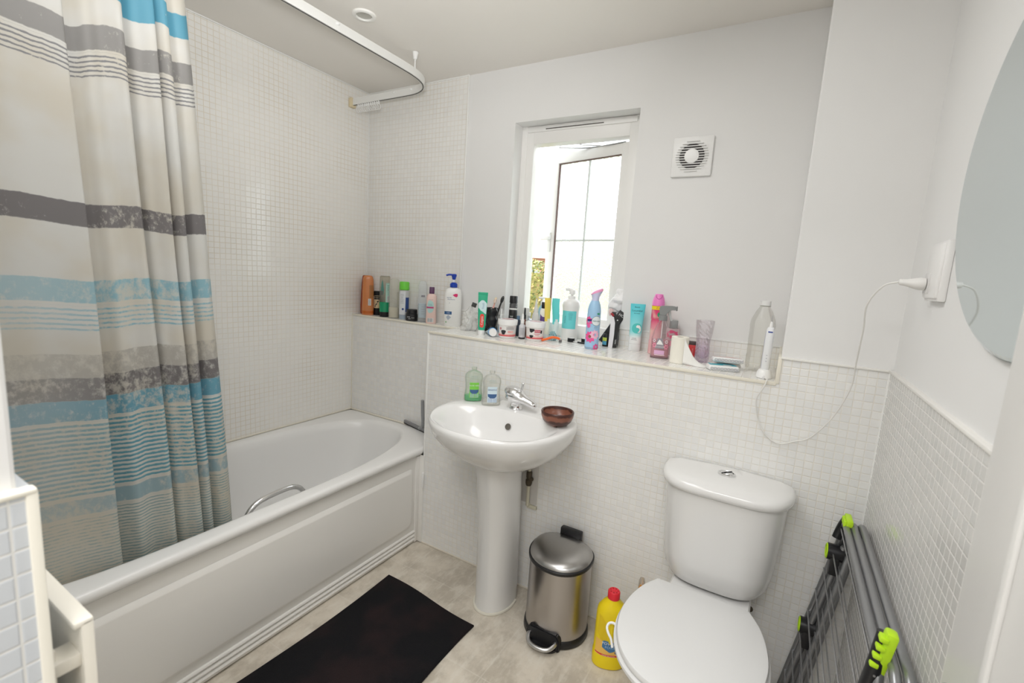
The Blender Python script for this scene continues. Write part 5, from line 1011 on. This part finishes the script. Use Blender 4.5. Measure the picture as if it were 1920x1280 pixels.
# ---- folded clothes airer leaning on the right-hand wall
t = thing('clothes_airer', 'folded grey metal clothes airer with lime green clips leaning on the right wall', 'clothes airer', (2.40, -.40, 0))
O = Vector((2.40, -.40, 0)); lime = C_('clip_lime', .50, .78, .02, .4)
tubem = mat('airer_tube', (.30, .305, .315), .3, .7)
def lp(x, y, z): return Vector((x, y, z))-O
def loop(xt, xb, yf, yn, zt, zb, r):
    rd_ = .05; pts = [lp(xb, yf, zb)]
    pts += [lp(xt, yf, zt-rd_)]
    for i in range(1, 7): a = i*pi/12; pts.append(lp(xt, yf-rd_*(1-cos(a)), zt-rd_+rd_*sin(a)))
    pts += [lp(xt, yn+rd_, zt)]
    for i in range(1, 7): a = i*pi/12; pts.append(lp(xt, yn+rd_-rd_*sin(a), zt-rd_*(1-cos(a))))
    pts += [lp(xb, yn, zb)]
    return pts
frames = [(2.444, 2.338, -.055, -.690, .712, .012, .0095), (2.462, 2.365, -.060, -.735, .717, .012, .0095), (2.481, 2.395, -.066, -.742, .721, .012, .0095)]
for f in frames:
    b = B(); b.tube(loop(*f), f[6], 10); b.done('frame', tubem, t)
b = B()
for i in range(9):
    fz = .69-i*.075; fx = lambda fr: fr[1]+(fr[0]-fr[1])*(fz/fr[4])
    f = frames[0]; w = B(); w.tube([lp(fx(f)-.004, f[2]+.004, fz), lp(fx(f)-.004, f[3]-.004, fz)], .0022, 6); w.done('wire', mat('wire_steel', (.42, .42, .43), .3, .8), t)
    f = frames[1]; fz -= .035; w = B(); w.tube([lp(fx(f), f[2], fz), lp(fx(f), f[3], fz)], .0020, 6); w.done('wire', mat('wire_steel', (.42, .42, .43), .3, .8), t)
b.bm.free()
def leg_tube(x0, z0, x1, z1, y): w = B(); w.tube([lp(x0, y, z0), lp(x1, y, z1)], .0085, 10); w.done('leg', tubem, t)
leg_tube(2.450, .64, 2.340, .01, -.085); leg_tube(2.462, .62, 2.372, .01, -.100); leg_tube(2.440, .60, 2.345, .01, -.690)
def clip(y, x, z, sgn):
    bb = B(); bb.tube(smooth_path([lp(x, y, z+.012), lp(x-.004, y-sgn*.004, z-.02), lp(x-.012, y-sgn*.012, z-.075), lp(x-.022, y-sgn*.010, z-.15), lp(x-.030, y-sgn*.012, z-.22)], 4), .014, 10, rad=None); c = bb.done('clip', black_pl, t)
    bb = B(); bb.box(-.004, .016, -.016, .012, -.082, .014, bev=.006)
    for i in range(4): bb.box(-.012, .002, -.020, .002, -.006-i*.018, .004-i*.018, bev=.003)
    bb.xform(Matrix.Translation(lp(x, y-.004, z+.010)) @ Matrix.Rotation(radians(8), 4, 'Y')); g = bb.done('clip_grip', lime, c, label='lime green grip'); return c
clip(-.668, 2.447, .752, 1)
bb = B(); bb.tube(smooth_path([lp(2.446, -.078, .724), lp(2.438, -.066, .690), lp(2.430, -.070, .655)], 4), .012, 10); c = bb.done('clip', black_pl, t)
bb = B(); bb.box(2.440-2.40, 2.457-2.40, -.125+.40, -.066+.40, .718, .738, bev=.004)
for i in range(4): bb.box(2.434-2.40, 2.442-2.40, -.120+i*.012+.40, -.113+i*.012+.40, .714, .733, bev=.002)
bb.done('clip_grip', lime, c, label='lime green grip')
for (x, y, z) in ((2.432, -.078, .612), (2.395, -.080, .35)):
    bb = B(); bb.rings([[Vector((dx, .024*cos(2*pi*i/24), .024*sin(2*pi*i/24)))+lp(x, y, z) for i in range(24)] for dx in (-.020, .020)]); bb.box(*(lambda p: (p.x-.012, p.x+.012, p.y-.022, p.y+.012, p.z-.065, p.z))(lp(x, y, z)), bev=.005); c = bb.done('hinge', black_pl, t)
    bb = B(); bb.tube([Vector((-.021, .020*cos(a), .020*sin(a)))+lp(x, y, z) for a in [2*pi*i/20 for i in range(20)]], .0028, 6, closed=True); bb.done('hinge_ring', lime, c, label='lime green ring')
